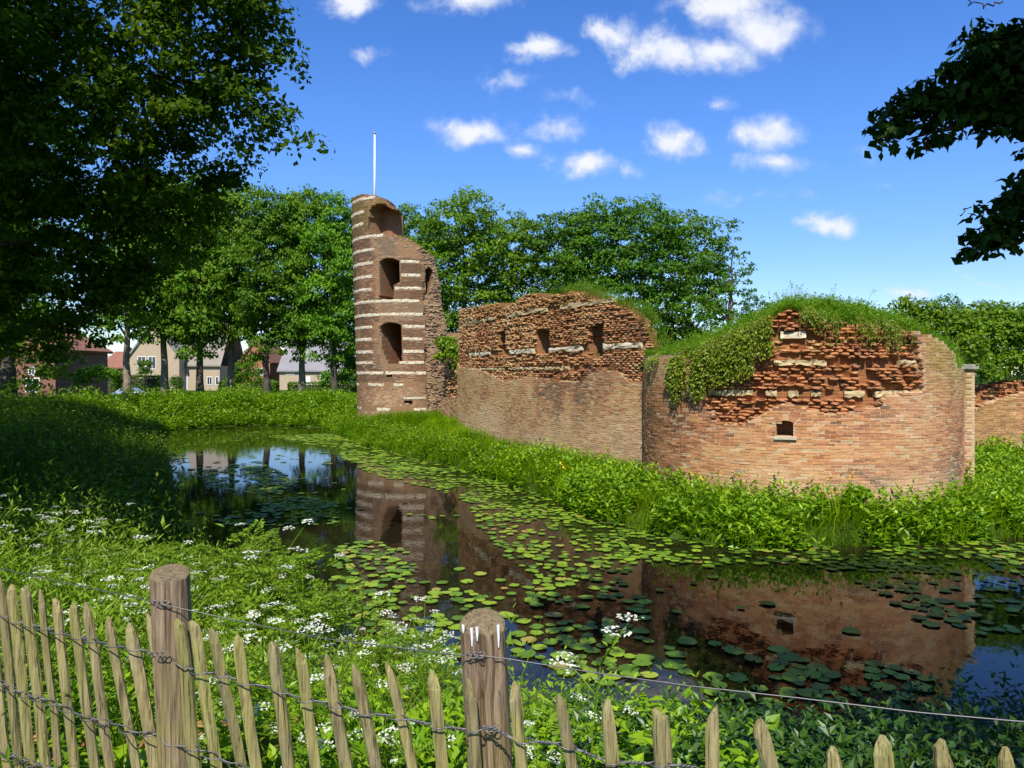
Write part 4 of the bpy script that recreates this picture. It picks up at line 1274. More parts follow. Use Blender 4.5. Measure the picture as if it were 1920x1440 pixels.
def not_wall(X, Y):
    d1 = np.hypot(X - RT.c[0], Y - RT.c[1]) > RT.R + .03
    d2 = np.hypot(X - TW.c[0], Y - TW.c[1]) > TW.R + .03
    xw = np.interp(-Y, -MW.P[:, 1], MW.P[:, 0])
    d3 = ~((Y > 18.8) & (Y < 33.2) & (X > xw - .03) & (X < 9.5))
    return d1 & d2 & d3

r = np.random.default_rng(500)
def isl_ok(w):
    def f(X, Y):
        return (~inpoly(X, Y, MOAT) | (dist_line(X, Y, ISL) < .18)) & (dist_line(X, Y, ISL) < np.where(X > 9.5, 9, w)) & (dist_line(X, Y, ISL) < dist_line(X, Y, OUT)) & not_wall(X, Y) & (Y < 44)
    return f
X, Y = scatter(90000, -4, 19, 13, 25, isl_ok(3.4), r)
grass_patch(X, Y, .22, .62, .022, .45, M['grass'], 'island_grass', 'lush bright green grass along the foot of the round tower and curtain wall', r)
X2, Y2 = scatter(60000, -12, 2, 22, 46, isl_ok(5.0), r)
grass_patch(X2, Y2, .25, .65, .032, .45, M['grass'], 'island_grass', 'lush bright green grass bank below the striped tower', r)
X, Y = scatter(16000, -3, 18, 13, 24, lambda X, Y: isl_ok(1.9)(X, Y) & (vnoise(X * 1.6, Y * 1.6, 55) > .36), r)
V, Fq, t = herbs(X, Y, r.uniform(.2, .7, len(X)), 4, .19, r, 0, .06, .42)
o = place('waterside_plants', mesh_of('waterside_plants', V, Fq, t, False, M['herb'])); tag(o, 'leafy green waterside plants overhanging the moat below the round tower', kind='stuff')
X, Y = scatter(9000, -12, 0, 22, 45, lambda X, Y: isl_ok(1.2)(X, Y) & (vnoise(X * 1.0, Y * 1.0, 56) > .45), r)
V, Fq, t = herbs(X, Y, r.uniform(.3, .7, len(X)), 4, .2, r, 0, .05, .4)
o = place('waterside_plants', mesh_of('waterside_plants', V, Fq, t, False, M['herb'])); tag(o, 'leafy green waterside plants along the moat below the striped tower', kind='stuff')
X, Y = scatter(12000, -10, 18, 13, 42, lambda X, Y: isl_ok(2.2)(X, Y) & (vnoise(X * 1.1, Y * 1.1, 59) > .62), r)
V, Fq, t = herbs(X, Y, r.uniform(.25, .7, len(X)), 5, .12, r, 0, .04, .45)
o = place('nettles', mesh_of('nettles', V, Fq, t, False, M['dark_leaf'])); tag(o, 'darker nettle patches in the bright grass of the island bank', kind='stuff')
X, Y = scatter(2600, -12, 18, 13, 44, lambda X, Y: isl_ok(3.0)(X, Y) & (vnoise(X * .9, Y * .9, 60) > .5), r)
grass_patch(X, Y, .35, .85, .012, .3, M['mound_grass'], 'dry_stems', 'straw coloured dead stems scattered in the grass of the island bank', r, tmid=1.0)
# reeds standing in the margin
X, Y = scatter(5000, -12, 20, 13, 44, lambda X, Y: (np.abs(dist_line(X, Y, ISL)) < .35) & (vnoise(X * .8, Y * .8, 58) > .55) & (dist_line(X, Y, ISL) < dist_line(X, Y, OUT)), r)
n = len(X)
V, Fq = blades(np.stack([X, Y, np.maximum(gz(X, Y), -.1)], 1), r.uniform(.5, 1.0, n), r.uniform(.02, .035, n), np.clip(r.normal(.18, .12, n), 0, .6), r.uniform(0, 6.28, n), r.uniform(-.6, .6, n))
o = place('reeds', mesh_of('reeds', V, Fq, np.repeat(np.clip(r.normal(.55, .15, n), 0, 1), 6), False, M['grass'])); tag(o, 'upright reed leaves at the edge of the island', kind='stuff')

def out_ok(w, lo=0.0):
    def f(X, Y):
        d = dist_line(X, Y, OUT)
        return ~inpoly(X, Y, MOAT) & (d < w) & (d > lo) & (d <= dist_line(X, Y, ISL))
    return f
FX = [(-900, 4.3), (-400, 3.6), (-100, 3.1), (24, 2.9), (241, 2.5), (445, 2.33), (669, 2.14), (965, 1.98), (1339, 1.82), (1766, 1.67), (2100, 1.58), (3300, 1.3)]
def fence_Y(px): return np.interp(px, [p[0] for p in FX], [p[1] for p in FX])
FPX = np.array([(p[0] - CX) / F * p[1] for p in FX]); FPY = np.array([p[1] for p in FX])
def beyond_fence(X, Y, m=.22): return Y > np.interp(X, FPX, FPY) + m
near = lambda X, Y: out_ok(6)(X, Y) & beyond_fence(X, Y) & (Y < 14)
# near bank, sunlit on the left, shaded on the right
X, Y = scatter(19000, -7, .6, 2.2, 13, lambda X, Y: near(X, Y) & (X < .2) & (vnoise(X * 1.5, Y * 1.5, 64) > .33), r)
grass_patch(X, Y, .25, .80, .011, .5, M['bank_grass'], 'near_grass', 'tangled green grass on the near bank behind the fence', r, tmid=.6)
X, Y = scatter(8000, -7, .8, 2.2, 12, lambda X, Y: near(X, Y) & (vnoise(X * 1.7, Y * 1.7, 65) > .46), r)
V, Fq, t = herbs(X, Y, r.uniform(.12, .62, len(X)), 6, .055, r, 0, .06, .42)
o = place('undergrowth', mesh_of('undergrowth', V, Fq, t, False, M['herb'])); tag(o, 'dense sunlit leafy undergrowth on the near bank', kind='stuff')
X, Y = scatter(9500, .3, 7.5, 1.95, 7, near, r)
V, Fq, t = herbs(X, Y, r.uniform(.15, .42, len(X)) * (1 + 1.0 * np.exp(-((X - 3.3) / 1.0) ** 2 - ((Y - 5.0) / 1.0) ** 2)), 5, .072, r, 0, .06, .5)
o = place('undergrowth', mesh_of('undergrowth', V, Fq, t, False, M['painted_shade_herb'])); tag(o, 'undergrowth with shade painted into its green at the lower right of the near bank', kind='stuff')
X, Y = scatter(9000, .3, 8, 1.95, 7, near, r)
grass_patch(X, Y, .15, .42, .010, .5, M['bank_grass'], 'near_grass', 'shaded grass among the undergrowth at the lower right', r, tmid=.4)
X, Y = scatter(5200, -6.5, .0, 3.0, 11, lambda X, Y: near(X, Y) & (X < -.2 - (Y - 4) * .22) & (vnoise(X * 1.6, Y * 1.6, 66) > .47), r)
V, Fq, t = herbs(X, Y, r.uniform(.35, .95, len(X)) * (.6 + .7 * vnoise(X * .9, Y * .9, 67)), 9, .085, r, 0, .10, .26, droop=.1)
o = place('ferny_growth', mesh_of('ferny_growth', V, Fq, t, False, M['parsley'])); tag(o, 'tall yellow green ferny growth on the near bank left of the second post', kind='stuff')
# big leaves low behind the fence
X, Y = scatter(2200, -2.4, 1.0, 2.0, 4.2, lambda X, Y: near(X, Y) & beyond_fence(X, Y, .14), r)
V, Fq, t = herbs(X, Y, r.uniform(.10, .34, len(X)), 3, .125, r, 0, .05, .62, droop=.3)
o = place('broad_leaves', mesh_of('broad_leaves', V, Fq, t, False, M['herb'])); tag(o, 'broad green leaves growing just behind the paling fence', kind='stuff')
X, Y = scatter(500, -2.3, -.9, 2.3, 3.3, lambda X, Y: near(X, Y) & beyond_fence(X, Y, .08), r)
n = len(X); D = rand_unit(n, r); D[:, 2] *= .4
V, Fq = leaves(np.stack([X, Y, gz(X, Y) + r.uniform(.02, .30, n)], 1), D, rand_unit(n, r) + [0, -.6, .8], r.uniform(.04, .08, n), .035, .3)
o = place('dry_leaves', mesh_of('dry_leaves', V, Fq, np.repeat(r.random(n), 4), False, M['dry_leaf'])); tag(o, 'withered brown leaves caught behind the left part of the fence', kind='stuff')
# shaded left bank
def lb(X, Y): return out_ok(14)(X, Y) & (X < -3.5 - .0 * Y) & ~((Y < 12) & (X > -5.5))
X, Y = scatter(70000, -26, -4, 8, 42, lb, r)
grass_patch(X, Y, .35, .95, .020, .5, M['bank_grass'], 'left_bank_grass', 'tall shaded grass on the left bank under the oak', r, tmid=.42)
X, Y = scatter(14000, -22, -4.5, 7, 36, lambda X, Y: lb(X, Y) & (vnoise(X * .8, Y * .8, 61) > .5), r)
V, Fq, t = herbs(X, Y, r.uniform(.4, 1.0, len(X)) * (.5 + 1.3 * vnoise(X * .45, Y * .45, 68)), 7, .16, r, 0, .07, .42)
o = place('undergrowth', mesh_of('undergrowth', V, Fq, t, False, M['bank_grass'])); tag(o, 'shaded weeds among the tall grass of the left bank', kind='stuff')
# sunlit far bank
def fb(X, Y): return out_ok(13)(X, Y) & (Y > 36) & (X > -24) & (X < -2)
X, Y = scatter(34000, -24, -2, 36, 60, fb, r)
grass_patch(X, Y, .3, .75, .045, .4, M['grass'], 'far_bank_grass', 'bright green long grass on the far bank in front of the row of trees', r)
X, Y = scatter(9000, -24, -3, 37, 53, lambda X, Y: fb(X, Y) & (dist_line(X, Y, OUT) < 6), r)
V, Fq, t = herbs(X, Y, r.uniform(.2, .9, len(X)) * (.3 + 1.2 * vnoise(X * .5, Y * .5, 3)), 4, .26, r, 0, .06, .45)
o = place('far_bank_plants', mesh_of('far_bank_plants', V, Fq, t, False, M['herb'])); tag(o, 'bushy sunlit plants on the far bank before the houses', kind='stuff')

# ------------------------------------------------------------------ growth on the ruin
# earth mound inside the round tower
def rt_rim(a):
    u = a * RT.R
    P, _, _ = RT.frame(u, np.full(np.shape(u), 3.0)); px, _ = proj(P)
    py = np.interp(px, [p[0] for p in RT_TOP], [p[1] for p in RT_TOP])
    z = EYE - (py - HY) * P[..., 1] / F
    w = ss((1.62 - np.abs(a)) / .25)
    return z * w + 3.65 * (1 - w)
NA, NR = 120, 22
aa = np.linspace(-math.pi, math.pi, NA, endpoint=False); rr = np.linspace(0, 1, NR)
def mound_z(a, rf): 
    pk = 4.30 + .62 * ss((np.sin(a) * rf + .75) / 1.0) + .14 * (vnoise(a * 3 + 9, rf * 5, 4) - .5)
    k = np.clip(1 - rf ** 1.5, 0, 1)
    return (rt_rim(a) - .03) * (1 - k) + pk * k
AA, RR = np.meshgrid(aa, rr)
MZ = mound_z(AA, RR)
MP, _, _ = RT.frame(AA * RT.R, MZ, (RR - 1) * RT.R - .10 * RR)
idx = np.arange(NA * NR).reshape(NR, NA); nx_ = np.roll(idx, -1, 1)
q = np.stack([idx[:-1], nx_[:-1], nx_[1:], idx[1:]], -1).reshape(-1, 4)
part('earth_mound', MP.reshape(-1, 3), q, M['ground'], rt, smooth=True)
r = np.random.default_rng(610)
n = 15000
a = r.uniform(-2.0, 2.0, n); rf = np.sqrt(r.random(n)) 
P, _, _ = RT.frame(a * RT.R, mound_z(a, rf) - .02, (rf - 1) * RT.R - .06 * rf)
h = r.uniform(.12, .34, n); edge = rf > .93
V, Fq = blades(P, h, r.uniform(.010, .02, n), np.clip(r.normal(.5, .22, n) + edge * .35, .05, 1.1), np.where(edge, RT.a0 + a + r.normal(0, .5, n), r.uniform(0, 6.28, n)), r.uniform(-.7, .7, n))
t = np.clip(r.normal(.48, .17, n) + (vnoise(P[:, 0] * 1.3, P[:, 1] * 1.3, 3) - .5) * .6, 0, 1)
o = place('mound_grass', mesh_of('mound_grass', V, Fq, np.repeat(t, 6), False, M['mound_grass'])); tag(o, 'yellowish green grass covering the top of the round tower', kind='stuff')
n = 5200
a = r.uniform(-1.9, 1.9, n); rf = np.sqrt(r.random(n)) * .96
k = vnoise(a * 4, rf * 5, 71) > .5; a, rf = a[k], rf[k]; n = len(a)
P, _, _ = RT.frame(a * RT.R, mound_z(a, rf), (rf - 1) * RT.R)
V, Fq, t = herbs(P[:, 0], P[:, 1], r.uniform(.12, .34, n), 3, .09, r, 0, .05, .5, Z=P[:, 2])
o = place('mound_plants', mesh_of('mound_plants', V, Fq, t, False, M['mound_grass'])); tag(o, 'leafy plants among the grass on top of the round tower', kind='stuff')
# thin flowering stalks against the sky
st_ = []
for i in range(46):
    px = r.uniform(1400, 1725); a = cyl_at(RT, px, 600)[0] / RT.R; rf = r.uniform(0, .8)
    P, _, _ = RT.frame(np.array([a * RT.R]), mound_z(np.array([a]), np.array([rf])), np.array([(rf - 1) * RT.R])); p = P[0]
    e = p + [r.normal(0, .12), r.normal(0, .12), r.uniform(.3, .68)]
    m = (p + e) / 2 + [r.normal(0, .03), 0, .02]
    st_.append((np.array([p, m, e]), np.array([.004, .0035, .003])))
V, Fq = tubes(st_, 3)
hv, hf, ht = [], [], []
ends = np.array([s[0][-1] for s in st_]); k = np.repeat(np.arange(len(ends)), 7)
Pp = ends[k] + r.normal(0, .018, (len(k), 3)) - np.array([0, 0, 1]) * r.uniform(0, .14, len(k))[:, None]
V2, F2 = leaves(Pp, rand_unit(len(k), r) + [0, 0, .6], rand_unit(len(k), r), .035, .018, .1)
V3, F3 = joinv([(V, Fq), (V2, F2)])
o = place('grass_stalks', mesh_of('grass_stalks', V3, F3, np.full(len(V3), .8), False, M['bank_grass'])); tag(o, 'thin seeding stalks standing up against the sky on the round tower', kind='stuff')

def hanging(name, label, surf, px0, px1, n, low, top, seed, leaf=.055, mat='ivy', per=26, out=(.06, .24), z0off=.12, cat='ivy', cluster=0):
    """trailing stems over the edge of a wall with leaves all along"""
    r = np.random.default_rng(seed)
    lx, ly = zip(*low); tx, ty = zip(*top)
    root = thing(name, label, cat, tuple(surf.frame(np.array([0.]), np.array([0.]))[0][0]))
    stems, LP, LD = [], [], []
    cpx = r.uniform(px0, px1, max(cluster, 1))
    for i in range(n):
        px = r.uniform(px0, px1) if not cluster else np.clip(r.choice(cpx) + r.normal(0, 3.5 if n < 200 else 5), px0, px1)
        u, zt = cyl_at(surf, px, np.interp(px, tx, ty))
        _, zl = cyl_at(surf, px, np.interp(px, lx, ly))
        zl = zt - (zt - zl) * (r.uniform(.35, 1.08) ** .8 if not cluster else (.45 + .65 * vnoise(np.array(px * .11), np.array(0.), seed)) * r.uniform(.5, 1.05))
        m = 9
        t = np.linspace(0, 1, m)
        z = zt + z0off * (1 - t) ** 2 * r.uniform(.3, 1.6) - (zt - zl) * t ** 1.25
        o_ = -.25 * (1 - t) ** 3 + r.uniform(*out) * np.minimum(1, t * 3.2) * (1 - .35 * t)
        uu = u + np.cumsum(r.normal(0, .035, m))
        P, _, nn = surf.frame(uu, z, o_)
        stems.append((P, np.full(m, .0045)))
        k = int(per * max(.35, (zt - zl) / .9))
        s = r.uniform(.05, 1, k) * (m - 1); j = np.minimum(s.astype(int), m - 2); f = (s - j)[:, None]
        LP.append(P[j] * (1 - f) + P[j + 1] * f + r.normal(0, .018, (k, 3))); LD.append(norm(nn[j] * .6 + r.normal(0, .5, (k, 3)) + [0, 0, -.55]))
    LP = np.concatenate(LP); LD = np.concatenate(LD)
    V, Fq = tubes(stems, 3); part('stem', V, Fq, M['bark'] if leaf > .08 else M[mat], root, np.full(len(V), .7))
    l = leaf * r.uniform(.7, 1.5, len(LP))
    V, Fq = leaves(LP, LD, norm(r.normal(0, .5, LP.shape) + [0, -.5, .7]), l, l * .55, .2)
    part('leaves', V, Fq, M[mat], root, np.repeat(np.clip(r.beta(2, 2, len(LP)) * .9 + .05, 0, 1), 4), kind='stuff')
    return root
TOP2 = [(1190, 676), (1225, 672), (1262, 666), (1330, 645), (1400, 618), (1440, 600), (1480, 574), (1530, 592), (1570, 600), (1640, 602), (1720, 616), (1760, 634), (1800, 676)]
hanging('ivy', 'thick curtain of trailing creeper hanging over the left shoulder of the round tower', RT, 1256, 1440, 300,
        [(1256, 745), (1275, 775), (1300, 762), (1330, 742), (1365, 745), (1400, 720), (1425, 705), (1440, 668)], TOP2, 701, .060, per=34, out=(.04, .24), cluster=38)
hanging('ivy', 'thin trailing strands of creeper over the crumbled brick right of the round tower peak', RT, 1500, 1718, 125,
        [(1500, 612), (1530, 625), (1560, 660), (1590, 690), (1612, 650), (1640, 664), (1655, 688), (1668, 640), (1685, 690), (1700, 655), (1718, 662)], TOP2, 702, .05, per=24, out=(.03, .14), cluster=20)
hanging('ivy', 'tuft of creeper spilling over the far left corner of the round tower', RT, 1212, 1236, 26,
        [(1205, 700), (1225, 690), (1240, 676)], TOP2, 703, .05, per=22, out=(.04, .16))

def bush(name, label, blobs, n_clumps, per, ln, cr, mat, seed, shell=.35, cat='bush', stems=6, ground=None, group=None):
    r = np.random.default_rng(seed)
    b0 = np.array(blobs[0][:3]); c = np.mean([q[:3] for q in blobs], axis=0)
    g0 = np.array([c[0], c[1], ground if ground is not None else min(q[2] - q[3] for q in blobs)])
    root = thing(name, label, cat, tuple(g0), group)
    S = [(limb_path(g0 + [r.normal(0, .08), r.normal(0, .08), 0], np.array(q[:3]), r, .1, 6, .1), np.linspace(.022, .006, 6)) for q in blobs[:stems]]
    V, Fq = tubes(S, 5); part('stem', V, Fq, M['bark'], root)
    V, Fq, t = crown_leaves(blobs, n_clumps, per, ln, cr, r, shell=shell)
    part('foliage', V, Fq, M[mat], root, t, kind='stuff')
    return root
PB = pxblob
bush('creeper', 'bright green creeper clump sprouting from the gap wall beside the striped tower', [PB(838, 650, 36.2, .42), (PB(852, 668, 35.8, .40)), PB(828, 672, 36.2, .30), PB(860, 690, 35.6, .25), PB(866, 705, 35.4, .16), PB(824, 645, 36.5, .25)], 190, 12, .17, .22, 'herb', 801, cat='creeper', ground=3.2)
bush('shrub', 'grey green shrub rooted in the right window slit of the curtain wall', [PB(1112, 655, 23.0, .16), PB(1108, 665, 22.9, .12), PB(1120, 664, 22.7, .1)], 50, 9, .09, .10, 'ivy', 802, cat='shrub', ground=3.7)
bush('shrub', 'small green shrub sprouting at the right end of the curtain wall', [PB(1196, 696, 20.9, .16), PB(1184, 704, 21.0, .12), PB(1212, 684, 20.2, .13), PB(1205, 690, 20.5, .14)], 70, 10, .10, .10, 'herb', 803, cat='shrub', ground=3.0)
bush('bramble_bush', 'large bright green bramble mass spilling over the low wall at the right edge', [PB(1850, 640, 22.6, .55), PB(1890, 620, 22.8, .65), PB(1930, 640, 22.6, .7), PB(1860, 690, 22.2, .38), PB(1900, 685, 22.2, .38), PB(1945, 680, 22.3, .5), PB(1990, 650, 22.4, .8), PB(1842, 705, 22.0, .25), PB(1868, 712, 21.9, .2), PB(1830, 620, 22.8, .5), PB(1870, 600, 23.5, .5), PB(2060, 670, 22.5, .9), PB(1900, 655, 22.9, .5), PB(1850, 668, 22.7, .42), PB(1940, 600, 23, .6)], 760, 12, .15, .24, 'row_leaf', 804, ground=2.2, stems=3)
bush('bramble_bush', 'green bushes on the slope behind the round tower and its pier', [PB(1740, 600, 23.2, .55), PB(1775, 615, 22.8, .6), PB(1800, 640, 22.2, .6), PB(1815, 665, 21.6, .45), PB(1700, 588, 23.5, .45), PB(1825, 610, 23.5, .6)], 420, 12, .14, .22, 'herb', 805, ground=1.2)
bush('fern', 'leafy dock plant standing against the foot of the round tower', [PB(1608, 925, 14.9, .14), PB(1602, 940, 14.8, .2), PB(1622, 935, 14.8, .14)], 40, 9, .15, .10, 'herb', 806, cat='plant', ground=.35)
def wall_tufts(name, label, surf, px0, px1, n, top, h0, h1, mat, seed, dy=0):
    r = np.random.default_rng(seed); tx, ty = zip(*top)
    us = np.linspace(0, surf.len, 1500) if hasattr(surf, 'len') else np.linspace(-1.2 * surf.R, 1.2 * surf.R, 1500)
    P, _, _ = surf.frame(us, np.full_like(us, 5.0)); x, _ = proj(P)
    px = r.uniform(px0, px1, n); u = np.interp(px, x, us) if x[0] < x[-1] else np.interp(px, x[::-1], us[::-1])
    Pz, _, _ = surf.frame(u, np.zeros(n)); z = EYE - (np.interp(px, tx, ty) + dy - HY) * Pz[:, 1] / F - .03
    Q, _, _ = surf.frame(u, z, -r.uniform(0.0, .7, n))
    V, Fq = blades(Q, r.uniform(h0, h1, n), r.uniform(.014, .03, n), np.clip(r.normal(.55, .25, n), .05, 1.1), r.uniform(0, 6.28, n), r.uniform(-.7, .7, n))
    o = place(name, mesh_of(name, V, Fq, np.repeat(np.clip(r.normal(.55, .2, n), 0, 1), 6), False, M[mat])); return tag(o, label, kind='stuff')
wall_tufts('wall_grass', 'dry grass tufts on the crumbling right part of the curtain wall top', MW, 1030, 1236, 1300, MW_TOP, .12, .5, 'mound_grass', 821)
wall_tufts('wall_grass', 'thin moss and grass on the left part of the curtain wall top', MW, 874, 1030, 500, MW_TOP, .05, .16, 'mound_grass', 822)
TWT = [(640, 372), (660, 371), (676, 364), (700, 366), (722, 374), (748, 398), (751, 444), (762, 447), (775, 452), (790, 462), (806, 474), (815, 482), (830, 560)]
wall_tufts('tower_grass', 'grass tufts on the broken ledge of the striped tower', TW, 752, 818, 900, TWT, .12, .42, 'mound_grass', 823, 3)
# flagpole on the tower
ft = at(702.5, 252, 42.5); fbz = at(704.5, 372, 42.5)
fp = thing('flagpole', 'thin white flagpole standing on top of the striped tower', 'flagpole', (float(ft[0]), 42.5, float(fbz[2]) - 1.2))
V, f = tube([(ft[0], 42.5, fbz[2] - 1.2), (ft[0], 42.5, ft[2])], [.075, .05], 10); part('pole', V, f, M['white_paint'], fp, smooth=True)
V, f = tube([(ft[0], 42.5, ft[2] + .003), (ft[0], 42.5, ft[2] + .03), (ft[0], 42.5, ft[2] + .12), (ft[0], 42.5, ft[2] + .15)], [.05, .085, .085, .03], 10); part('cap', V, f, M['grey_stone'], fp, smooth=True)

# ------------------------------------------------------------------ lily pads
def pad_mesh(r, k):
    n = 15; a = np.linspace(.16, 2 * math.pi - .16, n) 
    rad = 1 + r.normal(0, .05, n)
    ring = np.stack([rad * np.cos(a), rad * np.sin(a) * r.uniform(.85, 1), r.uniform(-.01, .05, n)], 1)
    c = np.array([[.08, 0, .0]])
    V = np.concatenate([c, ring]); V2 = V.copy(); V2[:, 2] -= .03
    tri = np.array([[0, i + 1, i + 2] for i in range(n - 1)])
    m = n + 1
    ed = [[0, 1]] + [[i + 1, i + 2] for i in range(n - 1)] + [[n, 0]]
    sd = np.array([[b, a_, a_ + m, b + m] for a_, b in ed])
    Vv = np.concatenate([V, V2])
    return mesh_of('lily_pad', Vv, [tri, tri[:, ::-1] + m, sd], np.full(len(Vv), k / 8.0), False, M['pad']), Vv, [tri, sd]
r = np.random.default_rng(900)
pv = [pad_mesh(r, k) for k in range(8)]
ZONES = [([(640, 838), (760, 868), (880, 888), (1010, 925), (1085, 975), (1250, 1012), (1500, 1034), (1920, 1015), (1960, 1090), (1700, 1072), (1250, 1062), (1150, 1110), (1040, 1125), (960, 1060), (900, 990), (860, 930), (700, 890), (640, 860)], 1.0),
         ([(350, 880), (480, 864), (560, 900), (520, 932), (400, 915)], .6), ([(400, 965), (560, 928), (640, 945), (630, 985), (500, 992), (420, 988)], .7), ([(500, 818), (640, 812), (690, 842), (600, 838)], .9),
         ([(630, 1020), (700, 1015), (760, 1030), (800, 1095), (880, 1090), (960, 1180), (880, 1235), (760, 1240), (680, 1180), (620, 1110)], 1.0),
         ([(920, 1095), (1210, 1115), (1225, 1270), (1100, 1290), (960, 1230)], .75), ([(1220, 1185), (1500, 1225), (1750, 1260), (1700, 1340), (1450, 1345), (1280, 1290)], .7), ([(1600, 1090), (1960, 1085), (1960, 1210), (1750, 1180)], .45)]
cand = 150000
X = r.uniform(-18, 18, cand); Y = r.uniform(6, 45, cand)
# more tries near than far would crowd: sample evenly over the water
ok = inpoly(X, Y, MOAT)
X, Y = X[ok], Y[ok]
px, py = proj(np.stack([X, Y, X * 0], 1))
pr = np.full(len(X), .03)
for poly, p in ZONES: pr = np.where(inpoly(px, py, poly), p, pr)
pr *= np.where(pr > .1, .35 + 1.3 * (vnoise(X * .9, Y * .9, 91) > .42), (vnoise(X * .6, Y * .6, 92) > .55) * .8)
dI = dist_line(X, Y, ISL); pr = np.where((dI < .9) & (px > 700), np.maximum(pr, .6), pr) * np.where(vnoise(X * 2.2, Y * 2.2, 93) > .45, 1, .12)
keep = (r.random(len(X)) < pr) & (px > -50) & (px < 2000)
X, Y = X[keep], Y[keep]
grid, pads = {}, []
for x, y in zip(X, Y):
    w9 = min(1, max(0, (y - 9) / 2.5)); rad = r.uniform(.06 - .008 * w9, .135 - .028 * w9) if y < 24 else r.uniform(.07, .15)
    gx_, gy_ = math.floor(x / .36), math.floor(y / .36); bad = False
    for i in (-1, 0, 1):
        for j in (-1, 0, 1):
            for (x2, y2, r2) in grid.get((gx_ + i, gy_ + j), ()):
                if (x - x2) ** 2 + (y - y2) ** 2 < (.74 * (rad + r2)) ** 2: bad = True
    if not bad:
        grid.setdefault((gx_, gy_), []).append((x, y, rad)); pads.append((x, y, rad))
pads = np.array(pads)
PADL = [('round notched lily pad among the few pads on the left part of the moat', 'lily pads on the left water'), ('bright sunlit round lily pad in the cluster left of the second fence post', 'sunlit lily pads left of the second post'),
        ('round lily pad floating before the curtain wall reflection right of the second post', 'lily pads right of the second post'), ('dull shaded lily pad on the near water below the round tower reflection', 'shaded lily pads in the near right water'),
        ('round lily pad floating on the right water along the bank of the round tower', 'lily pads along the round tower bank')]
ppx, ppy = proj(np.stack([pads[:, 0], pads[:, 1], pads[:, 0] * 0], 1))
inview = (ppx > 0) & (ppx < 1920) & (ppy < 1440)
size = np.where(inview, pads[:, 2] / pads[:, 1], 0)
order = np.argsort(-size)
SV, SF, ST, o_ = [], [], [], 0
for k, i in enumerate(order):
    x, y, rad = pads[i]; a = r.uniform(0, 6.28); m = int(r.integers(0, 8)); z = .012 + r.uniform(0, .012)
    if k < 300:
        o = bpy.data.objects.new('lily_pad', pv[m][0]); COL.objects.link(o)
        o.location = (x, y, z); o.rotation_euler = (r.normal(0, .035), r.normal(0, .035), a); o.scale = (rad, rad, rad)
        lab, grp = PADL[0 if ppx[i] < 640 else 1 if ppx[i] < 905 else 2 if ppx[i] < 1215 else 3 if ppy[i] > 1150 else 4]
        tag(o, lab, 'lily pad', grp)
    else:
        v = pv[m][1] * rad; c, s = math.cos(a), math.sin(a)
        v = np.stack([v[:, 0] * c - v[:, 1] * s + x, v[:, 0] * s + v[:, 1] * c + y, v[:, 2] + z], 1)
        SV.append(v); ST.append(np.full(len(v), r.random())); SF.append([f + o_ for f in pv[m][2]]); o_ += len(v)
o = place('lily_pads', mesh_of('lily_pads', np.concatenate(SV), [np.concatenate([f[0] for f in SF]), np.concatenate([f[1] for f in SF])], np.concatenate(ST), False, M['pad']))
tag(o, 'carpet of small bright lily pads along the farther water', kind='stuff')
print('pads', len(pads))

# duckweed and drifting bits on the surface
r = np.random.default_rng(930)
X = r.uniform(-18, 16, 60000); Y = r.uniform(7, 46, 60000)
k = inpoly(X, Y, MOAT); X, Y = X[k], Y[k]
dm = np.minimum(dist_line(X, Y, ISL), dist_line(X, Y, OUT))
pr = np.exp(-dm / .5) * .8 + (vnoise(X * .8, Y * .8, 94) > .6) * .25 * vnoise(X * 3, Y * 3, 95) + (Y > 39) * .8 * (vnoise(X * .5, Y * 1.2, 96) > .45)
k = r.random(len(X)) < pr; X, Y = X[k], Y[k]; n = len(X)
az = r.uniform(0, 6.28, n)
V, Fq = leaves(np.stack([X, Y, np.full(n, .006)], 1), np.stack([np.cos(az), np.sin(az), np.zeros(n)], 1), np.tile([0, 0, 1.], (n, 1)), r.uniform(.012, .035, n) * (1 + (Y > 30) * 1.2), r.uniform(.012, .03, n) * (1 + (Y > 30) * 1.2), .0)
o = place('duckweed', mesh_of('duckweed', V, Fq, np.repeat(r.random(n), 4), False, M['grass'])); tag(o, 'specks of duckweed and drifting bits along the margins of the moat', kind='stuff')

